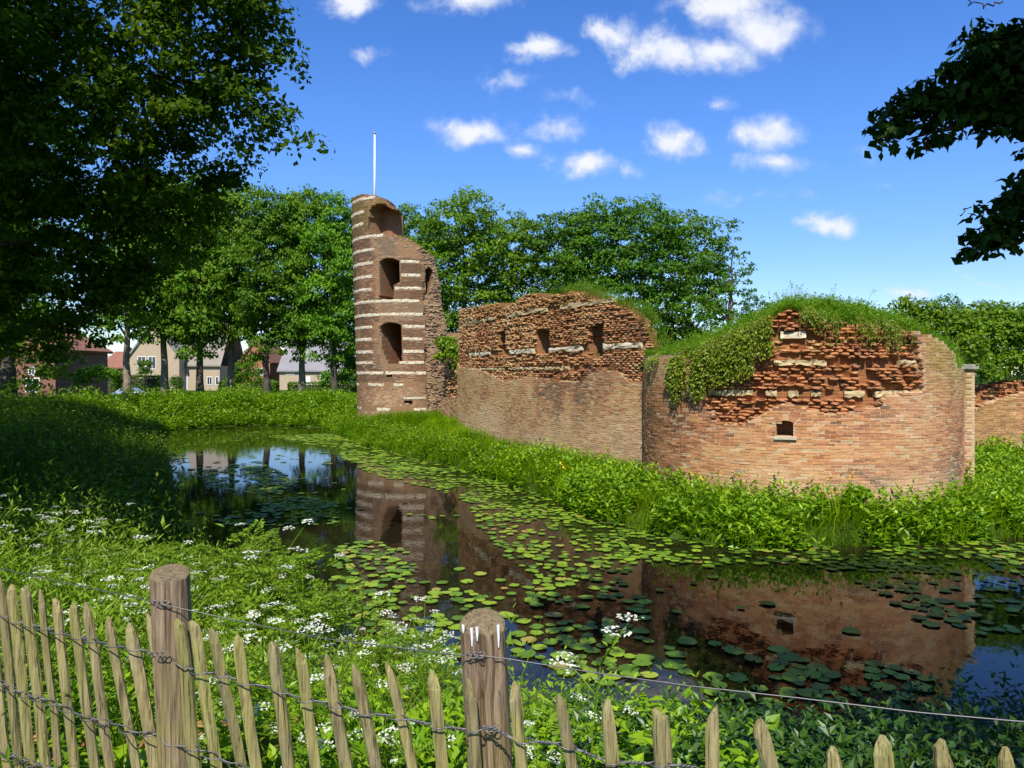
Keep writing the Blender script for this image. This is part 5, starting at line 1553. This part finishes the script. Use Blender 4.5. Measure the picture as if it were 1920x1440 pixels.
# ------------------------------------------------------------------ cow parsley, iris
def parsley_proto(seed, H, nh, nlv=7):
    r = np.random.default_rng(seed)
    root = thing('cow_parsley', 'white flowering cow parsley on the near bank behind the fence', 'plant', (0, 0, 0), 'cow parsley plants on the near bank')
    S = [(limb_path((0, 0, -.05), (r.normal(0, .08), r.normal(0, .08), H * .86), r, 0, 7, .03), np.linspace(.006, .003, 7))]
    top = S[0][0]
    heads = []
    for i in range(nh):
        j = int(r.integers(3, 7)); a = i * 2.4 + r.uniform(0, .8); l = H * r.uniform(.14, .32)
        e = top[j] + [math.cos(a) * l * .75, math.sin(a) * l * .75, l * r.uniform(.5, .9)]
        S.append((limb_path(top[j], e, r, .12, 5, .05), np.linspace(.0035, .002, 5))); heads.append(e)
    V, Fq = tubes(S, 4); part('stem', V, Fq, M['parsley'], root, np.full(len(V), .35))
    for e in heads:
        n = 34; a = r.uniform(0, 6.28, n); R = np.sqrt(r.random(n)) * r.uniform(.03, .055)
        cl = np.round(a / .7) * .7 + r.normal(0, .10, n)
        P = np.stack([e[0] + R * np.cos(cl), e[1] + R * np.sin(cl), e[2] + .02 - R * R * 4 + r.normal(0, .002, n)], 1)
        az = r.uniform(0, 6.28, n); D = np.stack([np.cos(az), np.sin(az), r.normal(0, .3, n)], 1)
        V, Fq = leaves(P, D, np.tile([0, 0, 1.], (n, 1)) + r.normal(0, .3, (n, 3)), r.uniform(.010, .018, n), .012, .1)
        part('flower_head', V, Fq, M['petal'], root, np.repeat(r.random(n), 4))
    for i in range(nlv):
        a = i * 2.4 + r.uniform(0, .6); t = r.uniform(.1, .8 if nlv == 7 else 1); p0 = np.array([np.interp(t * 6, np.arange(7), top[:, k]) for k in range(3)])
        L = H * r.uniform(.22, .36) * (1.1 - .5 * t); d = np.array([math.cos(a), math.sin(a), r.uniform(.1, .55)])
        sd = np.array([-math.sin(a), math.cos(a), 0])
        P, D = [], []
        for s in np.linspace(.25, 1, 8):
            for sg in (-1, 1):
                pl = L * .42 * (1.15 - s)
                for q in np.linspace(.25, 1, 4):
                    P.append(p0 + d * L * s + sd * sg * pl * q + [0, 0, -.10 * L * s * s]); D.append(d * .8 + sd * sg * r.uniform(.4, 1.1) + [0, 0, r.normal(-.1, .25)])
        P = np.array(P); D = np.array(D); n = len(P)
        V, Fq = leaves(P, D, np.tile([0, 0, 1.], (n, 1)) + r.normal(0, .35, (n, 3)), L * .14 * r.uniform(.8, 1.3, n), L * .075, .15)
        part('leaf', V, Fq, M['parsley'], root, np.repeat(np.clip(r.normal(.5, .2, n), 0, 1), 4))
    return root
r = np.random.default_rng(950)
PP = [parsley_proto(960 + k, r.uniform(.62, .85), 4 + k % 3) for k in range(5)]
PG = [parsley_proto(980 + k, 1.0, 1 + k % 2, 12) for k in range(3)]
spots = []
X, Y = scatter(900, -5.6, .4, 2.3, 9.6, lambda X, Y: near(X, Y) & beyond_fence(X, Y, .35) & (X < .35 - (Y - 2.5) * .24), r)
for x, y in zip(X, Y):
    if all((x - a) ** 2 + (y - b) ** 2 > .30 ** 2 for a, b in spots): spots.append((x, y))
    if len(spots) >= 84: break
for px, Y in [(985, 3.1), (1010, 2.7), (1055, 3.0), (1085, 2.6), (1000, 2.45), (700, 2.6), (440, 2.8), (560, 2.7)]:
    spots.append(((px - CX) / F * Y, Y))
CREST = [(r.uniform(90, 330), r.uniform(955, 1010), 8.5) for _ in range(9)] + [(r.uniform(330, 600), r.uniform(955, 1010), 7.3) for _ in range(13)] + [(r.uniform(560, 680), r.uniform(1040, 1110), 6.4) for _ in range(8)] \
    + [(r.uniform(640, 800), r.uniform(1130, 1200), 5.6) for _ in range(9)] + [(r.uniform(780, 860), r.uniform(1190, 1240), 4.8) for _ in range(4)]
crest = {}; short = range(len(spots) - 8, len(spots))
for px, py, Y in CREST:
    Y = Y + r.uniform(-.7, .5); X = (px - CX) / F * Y; crest[len(spots)] = EYE - (py - HY) * Y / F; spots.append((X, Y))
for i, (x, y) in enumerate(spots):
    o = PP[i] if i < 5 else PG[i - min(crest)] if i in crest and i - min(crest) < 3 else copy_tree(PG[i % 3] if i in crest else PP[i % 5])
    s = r.uniform(.75, 1.25) * (.62 if i in short else 1.0)
    if i in crest: s = float(np.clip((crest[i] - float(gz(x, y))) / .95, .6, 1.7))
    if i in short: tag(o, 'short white flowering cow parsley close behind the pickets beside the second post' if i < short[5] else 'short white flowering cow parsley close behind the pickets between the two posts', group='short cow parsley behind the pickets')
    elif i in crest: tag(o, 'tall feathery cow parsley with few flowers standing up against the water', group='green cow parsley against the water')
    elif y > 5.5: tag(o, 'tall white flowering cow parsley at the water edge beyond the first post', group='cow parsley near the water edge')
    o.location = (x, y, float(gz(x, y))); o.rotation_euler = (r.normal(0, .08), r.normal(0, .08), r.uniform(0, 6.28)); o.scale = (s, s, s)

def iris_at(proto, px, py_foot, Y, lab, i):
    X = (px - CX) / F * Y; z = max(float(gz(X, Y)), .02)
    if proto is None:
        rr_ = np.random.default_rng(971)
        root = thing('yellow_iris', lab, 'plant', (0, 0, 0), 'yellow irises along the water')
        n = 14
        V, Fq = blades(np.concatenate([rr_.normal(0, .05, (n, 2)), np.zeros((n, 1))], 1), rr_.uniform(.5, .85, n), rr_.uniform(.02, .03, n), rr_.uniform(.05, .4, n), rr_.uniform(0, 6.28, n), rr_.uniform(-.7, .7, n))
        part('leaf', V, Fq, M['grass'], root, np.full(len(V), .5))
        for k in range(2):
            e = np.array([rr_.normal(0, .06), rr_.normal(0, .06), .82 + .08 * k])
            V, Fq = tubes([(limb_path((0, 0, 0), e, rr_, 0, 5, .02), np.full(5, .006))], 4); part('stem', V, Fq, M['grass'], root, np.full(len(V), .4))
            n = 9; a = np.arange(n) * 2.1
            D = np.stack([np.cos(a), np.sin(a), np.where(np.arange(n) % 3 == 0, .9, -.15)], 1)
            V, Fq = leaves(np.tile(e, (n, 1)), D, np.tile([0, 0, 1.], (n, 1)) + .2, .085, .055, .2); part('flower', V, Fq, M['iris'], root, np.full(len(V), .5))
        o = root
    else: o = copy_tree(proto)
    tag(o, lab); o.location = (X, Y, z); o.rotation_euler = (0, 0, i * 1.3)
    return o
ip = None
for i, (px, Y, lab) in enumerate([(798, 29.0, 'yellow iris at the water edge below the curtain wall'), (1050, 18.6, 'yellow iris at the bend of the bank, left of the round tower'), (1310, 14.6, 'yellow iris at the left foot of the round tower'),
                                  (1352, 14.9, 'yellow iris just right of another one below the round tower'), (1565, 14.5, 'yellow iris below the middle of the round tower'), (1590, 14.7, 'yellow iris beside the dock plant below the round tower'),
                                  (606, 43.0, 'yellow iris at the tip of the island near the striped tower')]):
    o = iris_at(ip, px, 0, Y, lab, i); ip = ip or o

# ------------------------------------------------------------------ the paling fence
fe = thing('paling_fence', 'rustic split paling fence on round posts bound with twisted wire in front of the bank', 'fence', (-.3, 2.2, 1.5))
PICK = [(-22, 1072, 20, 1440), (2, 1082, 40, 1440), (24, 1095, 62, 1440), (47, 1097, 86, 1440), (75, 1106, 107, 1440), (100, 1124, 137, 1440), (139, 1129, 178, 1440), (159, 1131, 209, 1440), (201, 1157, 252, 1440), (241, 1169, 289, 1440),
        (277, 1147, 326, 1440), (330, 1160, 366, 1440), (359, 1164, 400, 1440), (394, 1180, 450, 1440), (445, 1189, 482, 1440), (512, 1202, 541, 1440), (560, 1218, 588, 1440), (609, 1230, 648, 1440), (667, 1242, 704, 1440), (722, 1246, 766, 1440),
        (810, 1260, 829, 1440), (879, 1270, 893, 1440), (967, 1279, 988, 1440), (1047, 1300, 1071, 1440), (1136, 1311, 1148, 1440), (1228, 1333, 1238, 1440), (1339, 1328, 1340, 1440), (1419, 1345, 1446, 1440), (1552, 1390, 1558, 1440),
        (1657, 1382, 1662, 1440), (1766, 1386, 1772, 1440), (1880, 1400, 1884, 1440), (2000, 1410, 2004, 1440)]
r = np.random.default_rng(1001)
for x in list(range(-60, -860, -37)) + list(range(2130, 3250, 125)):      # the fence runs on past both edges of the view
    y = HY + (.84 + r.normal(0, .02)) * F / float(fence_Y(x)); PICK.append((x, y, x + 14, y + 260))
pick_top = []
for i, (x0, y0, x1, y1) in enumerate(PICK):
    Y = float(fence_Y(x0)); T = at(x0, y0, Y); Bm = at(x1, y1, Y)
    d = (Bm - T) / (Bm[2] - T[2])
    zb = float(gz(T[0], T[1])) - .08
    e = T + d * (zb - T[2])
    n = 11; t = np.linspace(0, 1, n)
    tipl = r.uniform(.035, .06) / (T[2] - zb)
    t = np.concatenate([[0], np.linspace(.08, 1 - tipl * 1.15, n - 3), [1 - tipl * .5, 1]])
    p = e + (T - e) * t[:, None]
    p[:, 0] += np.cumsum(r.normal(0, .0030, n)) * np.linspace(1, 0, n) ** .3; p[:, 1] += np.cumsum(r.normal(0, .0024, n)); p[-1, 0] = T[0] + r.normal(0, .003)
    w = r.uniform(.0150, .0200) * (1.12 if x0 > 1200 else 1)
    sides = 9; a = np.linspace(0, 2 * math.pi, sides, endpoint=False) + r.uniform(0, 1)
    rad = w * (1 + r.normal(0, .12, (1, sides)) + r.normal(0, .04, (n, sides)))
    rad[-2] *= .78; rad[-1] *= .30
    rad[:, np.abs(np.sin(a) - np.sin(a).max()) < .3] *= .85
    V = np.stack([p[:, None, 0] + rad * np.cos(a), p[:, None, 1] + rad * np.sin(a) * .72, p[:, None, 2] + np.zeros((n, sides))], -1)
    slant = r.uniform(-.5, .5); V[-2:, :, 2] += slant * (V[-2:, :, 0] - p[-2:, None, 0])
    ii = np.arange(n - 1)[:, None] * sides; jj = np.arange(sides)[None]; kk = (jj + 1) % sides
    q = np.stack([ii + jj, ii + kk, ii + sides + kk, ii + sides + jj], -1).reshape(-1, 4)
    tint = np.tile([[r.uniform(0, .7) * (1 if x0 < 1600 else 1.4), r.uniform(.35, 1.0) * (1.2 if 300 < x0 < 480 or x0 < 150 else .8), 0]], (n * sides, 1))  # far right pickets toned darker: shade put into the wood colour
    part('picket', V.reshape(-1, 3), [q, (np.arange(sides) + (n - 1) * sides)[None]], M['picket'], fe, np.clip(tint, 0, 1), False)
    pick_top.append((x0 + (x1 - x0) * .0, Y, T, d))
def post(pxl, pxr, pyt, Y, lean, crack, seed, tilt):
    r = np.random.default_rng(seed)
    R = (pxr - pxl) / 2 / F * Y; T = at((pxl + pxr) / 2, pyt, Y)
    n, sides = 16, 28; zb = float(gz(T[0], T[1])) - .1
    z = np.concatenate([np.linspace(zb, T[2] - .012, n - 2), [T[2] - .003, T[2]]])
    a = np.linspace(0, 2 * math.pi, sides, endpoint=False)
    prof = 1 + .03 * np.cos(2 * a + 1) + r.normal(0, .008, sides)
    rad = R * prof[None] * (1 + r.normal(0, .004, (n, sides))); rad[-1] *= .93
    for ca, depth, z0 in crack:
        k = int(ca / (2 * math.pi) * sides) % sides
        m = z > z0
        kk = np.clip(k + np.round(np.sin(z * 5) * .6).astype(int), 0, sides - 1)
        for i in np.nonzero(m)[0]: rad[i, kk[i] % sides] *= 1 - depth
    x = T[0] + (z - T[2]) * lean
    V = np.stack([x[:, None] + rad * np.cos(a), Y + rad * np.sin(a), np.broadcast_to(z[:, None], (n, sides))], -1).copy()
    V[-2:, :, 2] += (V[-2:, :, 1] - Y) * tilt[1] + (V[-2:, :, 0] - T[0]) * tilt[0]
    c = np.array([[T[0], Y, T[2] + .004]])
    ii = np.arange(n - 1)[:, None] * sides; jj = np.arange(sides)[None]; kk = (jj + 1) % sides
    q = np.stack([ii + jj, ii + kk, ii + sides + kk, ii + sides + jj], -1).reshape(-1, 4)
    top = np.array([[(n - 1) * sides + j, (n - 1) * sides + (j + 1) % sides, n * sides] for j in range(sides)])
    tint = np.zeros((n * sides + 1, 3)); tint[:, 0] = .2
    tint[:-1, 1] = np.repeat(np.clip((T[2] - .12 - z) * 2.4, 0, .9), sides); tint[-2 * sides:, 1] = .6; tint[-2 * sides:, 0] = .75; tint[-1, :2] = (.9, .5)
    part('post', np.concatenate([V.reshape(-1, 3), c]), [q, top], M['post'], fe, tint)
post(283, 353, 1075, 2.48, -.045, [(4.1, .10, 1.9)], 5, (-.05, .30))
post(862, 946, 1170, 2.11, -.055, [(4.75, .32, 1.7), (5.4, .16, 1.7), (4.2, .08, 2.0)], 6, (.05, .45))
post(-590, -540, 975, 3.98, -.03, [(4.6, .15, 1.8)], 7, (.0, .3))
post(2480, 2590, 1240, 1.50, -.03, [(4.5, .2, 1.8)], 8, (.0, .3))
# pale droppings on the second post
dv = []
for px, py, l in [(868, 1172, 16), (884, 1178, 34), (894, 1176, 26), (934, 1172, 42)]:
    k = (px - 904) / 42; Yf = 2.11 - .062 * math.sqrt(max(0, 1 - k * k)) - .002
    dv.append((np.array([at(px, py, Yf), at(px + 1, py + l * .6, Yf), at(px + 1, py + l, Yf)]), np.array([.0045, .0035, .0015])))
for q_ in dv:
    V, Fq = tubes([q_], 6); part('dropping', V, Fq, M['white_paint'], fe)
W1 = [(-900, 1006), (-400, 1065), (-40, 1133), (0, 1146), (27, 1166), (80, 1178), (142, 1195), (215, 1211), (292, 1224), (328, 1233), (361, 1259), (419, 1266), (459, 1281), (518, 1291), (565, 1312), (620, 1319), (682, 1337), (742, 1344), (819, 1361), (884, 1370), (921, 1364),
      (968, 1388), (1056, 1395), (1140, 1428), (1232, 1432), (1293, 1437), (1345, 1452), (1440, 1462), (1560, 1480), (1760, 1500), (2000, 1520), (3300, 1712)]
W2 = [(-900, 1097), (-400, 1174), (-40, 1262), (0, 1281), (44, 1304), (87, 1315), (124, 1330), (164, 1348), (226, 1361), (237, 1372), (303, 1379), (328, 1399), (365, 1403), (401, 1419), (437, 1435), (500, 1452), (600, 1480), (760, 1515), (900, 1540), (1100, 1580), (1400, 1640), (2000, 1700), (3300, 1928)]
W3 = [(-900, 1192), (-400, 1287), (-40, 1395), (0, 1412), (73, 1437), (160, 1465), (300, 1510), (500, 1560), (800, 1640), (1200, 1720), (2000, 1850), (3300, 2121)]
for wi, W in enumerate((W1, W2, W3)):
    wx_ = np.array([p[0] for p in W], float); wy_ = np.array([p[1] for p in W], float)
    xs = np.linspace(wx_[0], wx_[-1], 3000)
    ys = np.interp(xs, wx_, wy_)
    ker = np.ones(9) / 9; ys = np.convolve(np.pad(ys, 4, 'edge'), ker, 'valid')
    Yd = fence_Y(xs)
    C = np.stack([(xs - CX) / F * Yd, Yd, EYE - (ys - HY) / F * Yd], 1)
    # picket crossings in px at this wire height
    cr = []
    for (x0, y0, x1, y1) in PICK:
        yy = np.interp(x0, wx_, wy_); cr.append(x0 + (x1 - x0) * (yy - y0) / (y1 - y0))
    cr = np.sort(np.array(cr))
    k = np.clip(np.searchsorted(cr, xs), 1, len(cr) - 1)
    fr_ = (xs - cr[k - 1]) / np.maximum(cr[k] - cr[k - 1], 1)
    ph = 2 * math.pi * 2 * ss((fr_ - .28) / .44)
    dd = np.minimum(np.abs(xs - cr[k - 1]), np.abs(cr[k] - xs)) / F * Yd
    sep = .0028 + .0135 * np.exp(-(dd / .020) ** 4)
    nrm = norm(np.stack([-np.gradient(C[:, 1]) * 0 - .42, -np.ones(len(xs)), np.zeros(len(xs))], 1))
    for sg in (1, -1):
        Pw = C + sg * sep[:, None] * (np.cos(ph)[:, None] * nrm + np.sin(ph)[:, None] * np.array([0, 0, 1.]))
        V, f = tube(Pw, .0021, 6, False); part('wire', V, f, M['wire'], fe, smooth=True)
WT = [(-900, 957, 4.3), (-400, 1005, 3.6), (-60, 1052, 3.15), (0, 1066, 3.0), (292, 1129, 2.41), (318, 1136, 2.405), (354, 1144, 2.43), (600, 1196, 2.25), (862, 1229, 2.055), (892, 1228, 2.04), (950, 1235, 2.06), (1120, 1262, 1.96), (1293, 1286, 1.88), (1500, 1309, 1.79), (1725, 1336, 1.72), (1905, 1352, 1.66), (2100, 1366, 1.6), (3300, 1518, 1.3)]
P = np.array([at(*q) for q in WT])
V, f = tube(P, .0017, 6, False); part('wire', V, f, M['wire'], fe, smooth=True)
for px, py, Y in [(304, 1130, 2.412), (892, 1227, 2.044), (921, 1365, 2.04), (300, 1225, 2.40)]:      # tied knots on the posts
    c = at(px, py, Y); a = np.linspace(0, 6.28 * 2.5, 30)
    V, f = tube(np.stack([c[0] + .012 * np.cos(a) + np.linspace(-.02, .02, 30), c[1] - .004 + .003 * np.sin(a * 2), c[2] + .009 * np.sin(a)], 1), .0018, 5, False)
    part('wire_knot', V, f, M['old_wire'], fe, smooth=True)

# ------------------------------------------------------------------ houses, hedges and cars beyond the trees
def extrude_poly(poly_xz, y0, y1):
    n = len(poly_xz); V = np.array([[x, y0, z] for x, z in poly_xz] + [[x, y1, z] for x, z in poly_xz])
    f = [np.array([np.arange(n)]), np.array([np.arange(n)[::-1] + n]), np.array([[i + n, (i + 1) % n + n, (i + 1) % n, i] for i in range(n)])]
    return V, f
def add_window(root, x0, x1, z0, z1, y, bars=1):
    fw = .09
    bb = [((x0, y - .05, z0), (x1, y + .06, z0 + fw)), ((x0, y - .05, z1 - fw), (x1, y + .06, z1)), ((x0, y - .05, z0 + fw), (x0 + fw, y + .06, z1 - fw)), ((x1 - fw, y - .05, z0 + fw), (x1, y + .06, z1 - fw))]
    for k in range(bars):
        xm = x0 + (x1 - x0) * (k + 1) / (bars + 1); bb.append(((xm - fw * .4, y - .04, z0 + fw), (xm + fw * .4, y + .05, z1 - fw)))
    V, f = joinv([box(a, b) for a, b in bb])
    w = part('window', V, f, M['white_paint'], root)
    V, f = box((x0 + fw * .5, y - .01, z0 + fw * .5), (x1 - fw * .5, y + .02, z1 - fw * .5))
    o = place('pane', mesh_of('pane', V - np.array(root.location), f, None, False, M['glass']), w)
def house(label, px0, px1, Y, z_eave, z_ridge, depth, wallm, roofm, front_gable, wins, door=None, chim=None, z0=.3, clip=0.):
    x0, x1 = (px0 - CX) / F * Y, (px1 - CX) / F * Y
    root = thing('house', label, 'house', ((x0 + x1) / 2, Y, z0))
    xm = (x0 + x1) / 2; t = .22
    if front_gable:
        V, f = extrude_poly([(x0, z0), (x1, z0), (x1, z_eave), (xm, z_ridge - .02), (x0, z_eave)], Y, Y + depth); part('wall', V, f, wallm, root)
        for s, xe in ((-1, x0), (1, x1)):
            d = np.array([xe - xm, z_eave - z_ridge]); L = np.linalg.norm(d); d = d / L; nn = np.array([-d[1], d[0]]) * (1 if s < 0 else -1); nn = nn * np.sign(nn[1])
            e = np.array([xe, z_eave]) + d * .35; a = np.array([xm, z_ridge])
            V, f = extrude_poly([tuple(a), tuple(e), tuple(e + nn * t), tuple(a + nn * t)], Y - .3, Y + depth + .3); part('roof', V, f, roofm, root)
    else:
        V, f = box((x0, Y, z0), (x1, Y + depth, z_eave)); part('wall', V, f, wallm, root)
        ym = Y + depth / 2
        poly = [(Y - .4, z_eave - .1), (ym, z_ridge), (Y + depth + .4, z_eave - .1), (Y + depth + .4, z_eave + .1), (ym, z_ridge + .22), (Y - .4, z_eave + .1)]
        n = 6; V = np.array([[x0 - .3, y, z] for y, z in poly] + [[x1 + .3, y, z] for y, z in poly])
        f = [np.array([[i, (i + 1) % n, (i + 1) % n + n, i + n] for i in range(n)]), np.array([[0, 5, 4, 1], [1, 4, 3, 2], [6, 7, 10, 11], [7, 8, 9, 10]])]
        part('roof', V, f, roofm, root)
    for (a, b, c, d, n) in wins:
        add_window(root, (a - CX) / F * Y, (b - CX) / F * Y, EYE - (d - HY) * Y / F, EYE - (c - HY) * Y / F, Y, n)
    if door:
        a, b, c, d = door
        V, f = box(((a - CX) / F * Y, Y - .06, EYE - (d - HY) * Y / F), ((b - CX) / F * Y, Y + .05, EYE - (c - HY) * Y / F)); part('door', V, f, M['white_paint'], root)
    if chim:
        xc, zc = (chim - CX) / F * Y, z_ridge
        V, f = box((xc - .4, Y + depth * .5 - .4, zc - .6), (xc + .4, Y + depth * .5 + .4, zc + .9)); part('chimney', V, f, M['house_red'], root)
    return root
def zy(py, Y): return EYE - (py - HY) * Y / F
house('dark red brick house with two white framed windows under the oak at the far left', -90, 104, 62, zy(655, 62), zy(600, 62), 8, M['house_red'], M['roof_red'], True, [(48, 75, 708, 736, 1), (53, 67, 688, 704, 1), (-20, 10, 706, 736, 1)], z0=.8)
house('beige house with a steep gable and two upper windows', 243, 336, 110, zy(668, 110), zy(606, 110), 9, M['house_beige'], M['roof_grey'], True, [(258, 274, 668, 688, 1), (278, 293, 668, 692, 1)], (262, 270, 708, 732))
house('long beige house with a tall grey tiled roof and white front door', 337, 412, 112, zy(686, 112), zy(590, 112), 10, M['house_beige'], M['roof_beige'], False, [(388, 398, 706, 722, 1), (404, 410, 706, 722, 0)], (343, 352, 706, 731))
house('low house with a bright red tiled roof left of the gable house', 192, 244, 122, zy(690, 122), zy(660, 122), 9, M['house_red'], M['roof_red'], False, [(206, 224, 694, 704, 2)], None, 214)
house('low house with a faded pinkish roof seen between the leaves', 104, 190, 126, zy(702, 126), zy(668, 126), 9, M['house_beige'], M['roof_beige'], False, [(120, 136, 708, 722, 1)])
house('orange brick house with a white gable edge behind the row of trees', 452, 506, 118, zy(678, 118), zy(638, 118), 10, M['house_orange'], M['roof_red'], True, [(462, 472, 690, 704, 1), (482, 494, 690, 704, 1)])
house('beige house with a slate grey roof close to the striped tower', 524, 640, 116, zy(696, 116), zy(638, 116), 10, M['house_beige'], M['roof_grey'], False, [(536, 552, 694.5, 703, 1), (600, 616, 700, 716, 1)], (574, 582, 706, 730))

def hedge(name, label, x0, x1, y0, y1, z0, z1, mat, seed, n):
    r = np.random.default_rng(seed)
    root = thing(name, label, 'hedge' if 'hedge' in name else 'bush', ((x0 + x1) / 2, (y0 + y1) / 2, z0))
    V, f = box((x0 + .2, y0 + .2, z0 - .2), (x1 - .2, y1 - .2, z1 - .25)); part('inner_twigs', V, f, M['bark'], root)
    P = np.stack([r.uniform(x0, x1, n), r.uniform(y0, y1, n), r.uniform(z0, z1, n)], 1)
    fc = r.integers(0, 4, n); P[fc == 0, 1] = y0 + r.normal(0, .06, (fc == 0).sum()); P[fc == 1, 2] = z1 + r.normal(0, .06, (fc == 1).sum()); P[fc == 2, 0] = x1; P[fc == 3, 0] = x0
    V, Fq = leaves(P, rand_unit(n, r), rand_unit(n, r) + [0, -.4, .6], r.uniform(.16, .3, n), .16, .2)
    part('foliage', V, Fq, M[mat], root, np.repeat(r.random(n), 4), kind='stuff')
def hx(px, Y): return (px - CX) / F * Y
hedge('hedge', 'clipped dark hedge in front of the beige gable house', hx(238, 102), hx(302, 102), 101.5, 103, .4, zy(706, 102), 'dark_leaf', 1101, 2600)
hedge('hedge', 'clipped hedge with a sunlit top left of the pale trunk', hx(150, 96), hx(222, 96), 95, 97, .4, zy(699, 96), 'row_leaf', 1102, 3000)
hedge('hedge', 'low green garden hedge right of the beige house', hx(416, 100), hx(520, 100), 99, 100.5, .4, zy(716, 100), 'row_leaf', 1103, 2800)
hedge('hedge', 'low garden hedge in front of the slate roofed house', hx(545, 104), hx(668, 104), 103, 104.5, .4, zy(718, 104), 'row_leaf', 1104, 2800)
hedge('hedge', 'dark hedge beside the dark red brick house', hx(106, 70), hx(150, 70), 69, 71, .8, zy(712, 70), 'dark_leaf', 1105, 1800)
bush('clipped_tree', 'small square clipped tree in front of the upper windows of the gable house', [(hx(271, 100), 100, zy(690, 100), .75), (hx(266, 100), 100, zy(684, 100), .55), (hx(277, 100), 100, zy(684, 100), .55), (hx(266, 100), 100, zy(698, 100), .55), (hx(277, 100), 100, zy(698, 100), .55)], 130, 12, .24, .3, 'dark_leaf', 1106, cat='tree', ground=.4)
bush('bush', 'round dark bush beside the white front door', [(hx(330, 104), 104, zy(718, 104), .9), (hx(334, 104), 104, zy(724, 104), .8)], 120, 12, .22, .3, 'dark_leaf', 1107, ground=.4)
bush('bush', 'bright leafy bush in front of the orange brick house', [(hx(455, 80), 80, zy(700, 80), 1.2), (hx(475, 80), 80, zy(712, 80), 1.2), (hx(440, 80), 80, zy(714, 80), 1.0), (hx(470, 80), 80, zy(685, 80), .8)], 260, 12, .24, .35, 'row_leaf', 1108, ground=.5)
bush('bush', 'bright leafy bush under the last tree beside the striped tower', [(hx(612, 78), 78, zy(712, 78), .9), (hx(640, 78), 78, zy(716, 78), 1.0), (hx(655, 78), 78, zy(705, 78), 1.0)], 220, 12, .24, .35, 'row_leaf', 1109, ground=.5)
bush('bush', 'sunlit yellow green bush hanging before the hedge left of the pale trunk', [(hx(165, 60), 60, zy(706, 60), .7), (hx(190, 60), 60, zy(702, 60), .7), (hx(150, 60), 60, zy(716, 60), .6), (hx(210, 60), 60, zy(705, 60), .5)], 200, 11, .2, .3, 'row_leaf', 1110, ground=.9)

def car(label, px, Y, z_roof, mat, L=4.3):
    X = hx(px, Y); z0 = z_roof - 1.46
    root = thing('parked_car', label, 'car', (X, Y, z0), 'cars parked beyond the far bank')
    prof = [(-L / 2, .30), (-L / 2, .68), (-L / 2 + .25, .80), (-L / 2 + 1.05, .92), (-L / 2 + 1.75, 1.40), (-L / 2 + 2.2, 1.46), (L / 2 - 1.3, 1.45), (L / 2 - .55, 1.02), (L / 2 - .05, .92), (L / 2, .6), (L / 2 - .05, .30)]
    n = len(prof); rows = []
    for y, k in ((-.84, .97), (-.78, 1), (.78, 1), (.84, .97)):
        rows.append([[X + x, Y + y * (1 if z < 1 else .86), z0 + .3 + (z - .3) * k] for x, z in prof])
    V = np.array(rows).reshape(-1, 3); f = [np.array([[rI * n + i, rI * n + (i + 1) % n, (rI + 1) * n + (i + 1) % n, (rI + 1) * n + i] for rI in range(3) for i in range(n)]), np.array([np.arange(n)[::-1], np.arange(n) + 3 * n])]
    part('body', V, f, mat, root)
    for y in (-.76, .76):
        V, f = extrude_poly([(X - L / 2 + 1.35, z0 + .96), (X + L / 2 - .85, z0 + 1.0), (X + L / 2 - 1.35, z0 + 1.36), (X - L / 2 + 1.85, z0 + 1.34)], Y + y - .02, Y + y + .02); part('side_window', V, f, M['glass'], root)
    for x in (-L / 2 + .85, L / 2 - .85):
        for y in (-.80, .80):
            V, f = tube([(X + x, Y + y - .1, z0 + .31), (X + x, Y + y + .1, z0 + .31)], .31, 14); wv = part('wheel', V, f, M['tyre'], root)
            V, f = tube([(X + x, Y + y - .115, z0 + .31), (X + x, Y + y + .115, z0 + .31)], .19, 10); o = place('rim', mesh_of('rim', V - np.array(root.location), f, None, True, M['car_silver']), wv)
car('silver blue car whose roof shows over the far bank beside the pale trunk', 238, 82, zy(727, 82), M['car_silver'])
car('grey car half hidden behind the dark bank under the oak', 128, 66, zy(738, 66), M['car_grey'])
print('objects', len(bpy.data.objects), 'tris', sum(len(o.data.loops) - 2 * len(o.data.polygons) for o in bpy.data.objects if o.type == 'MESH'))
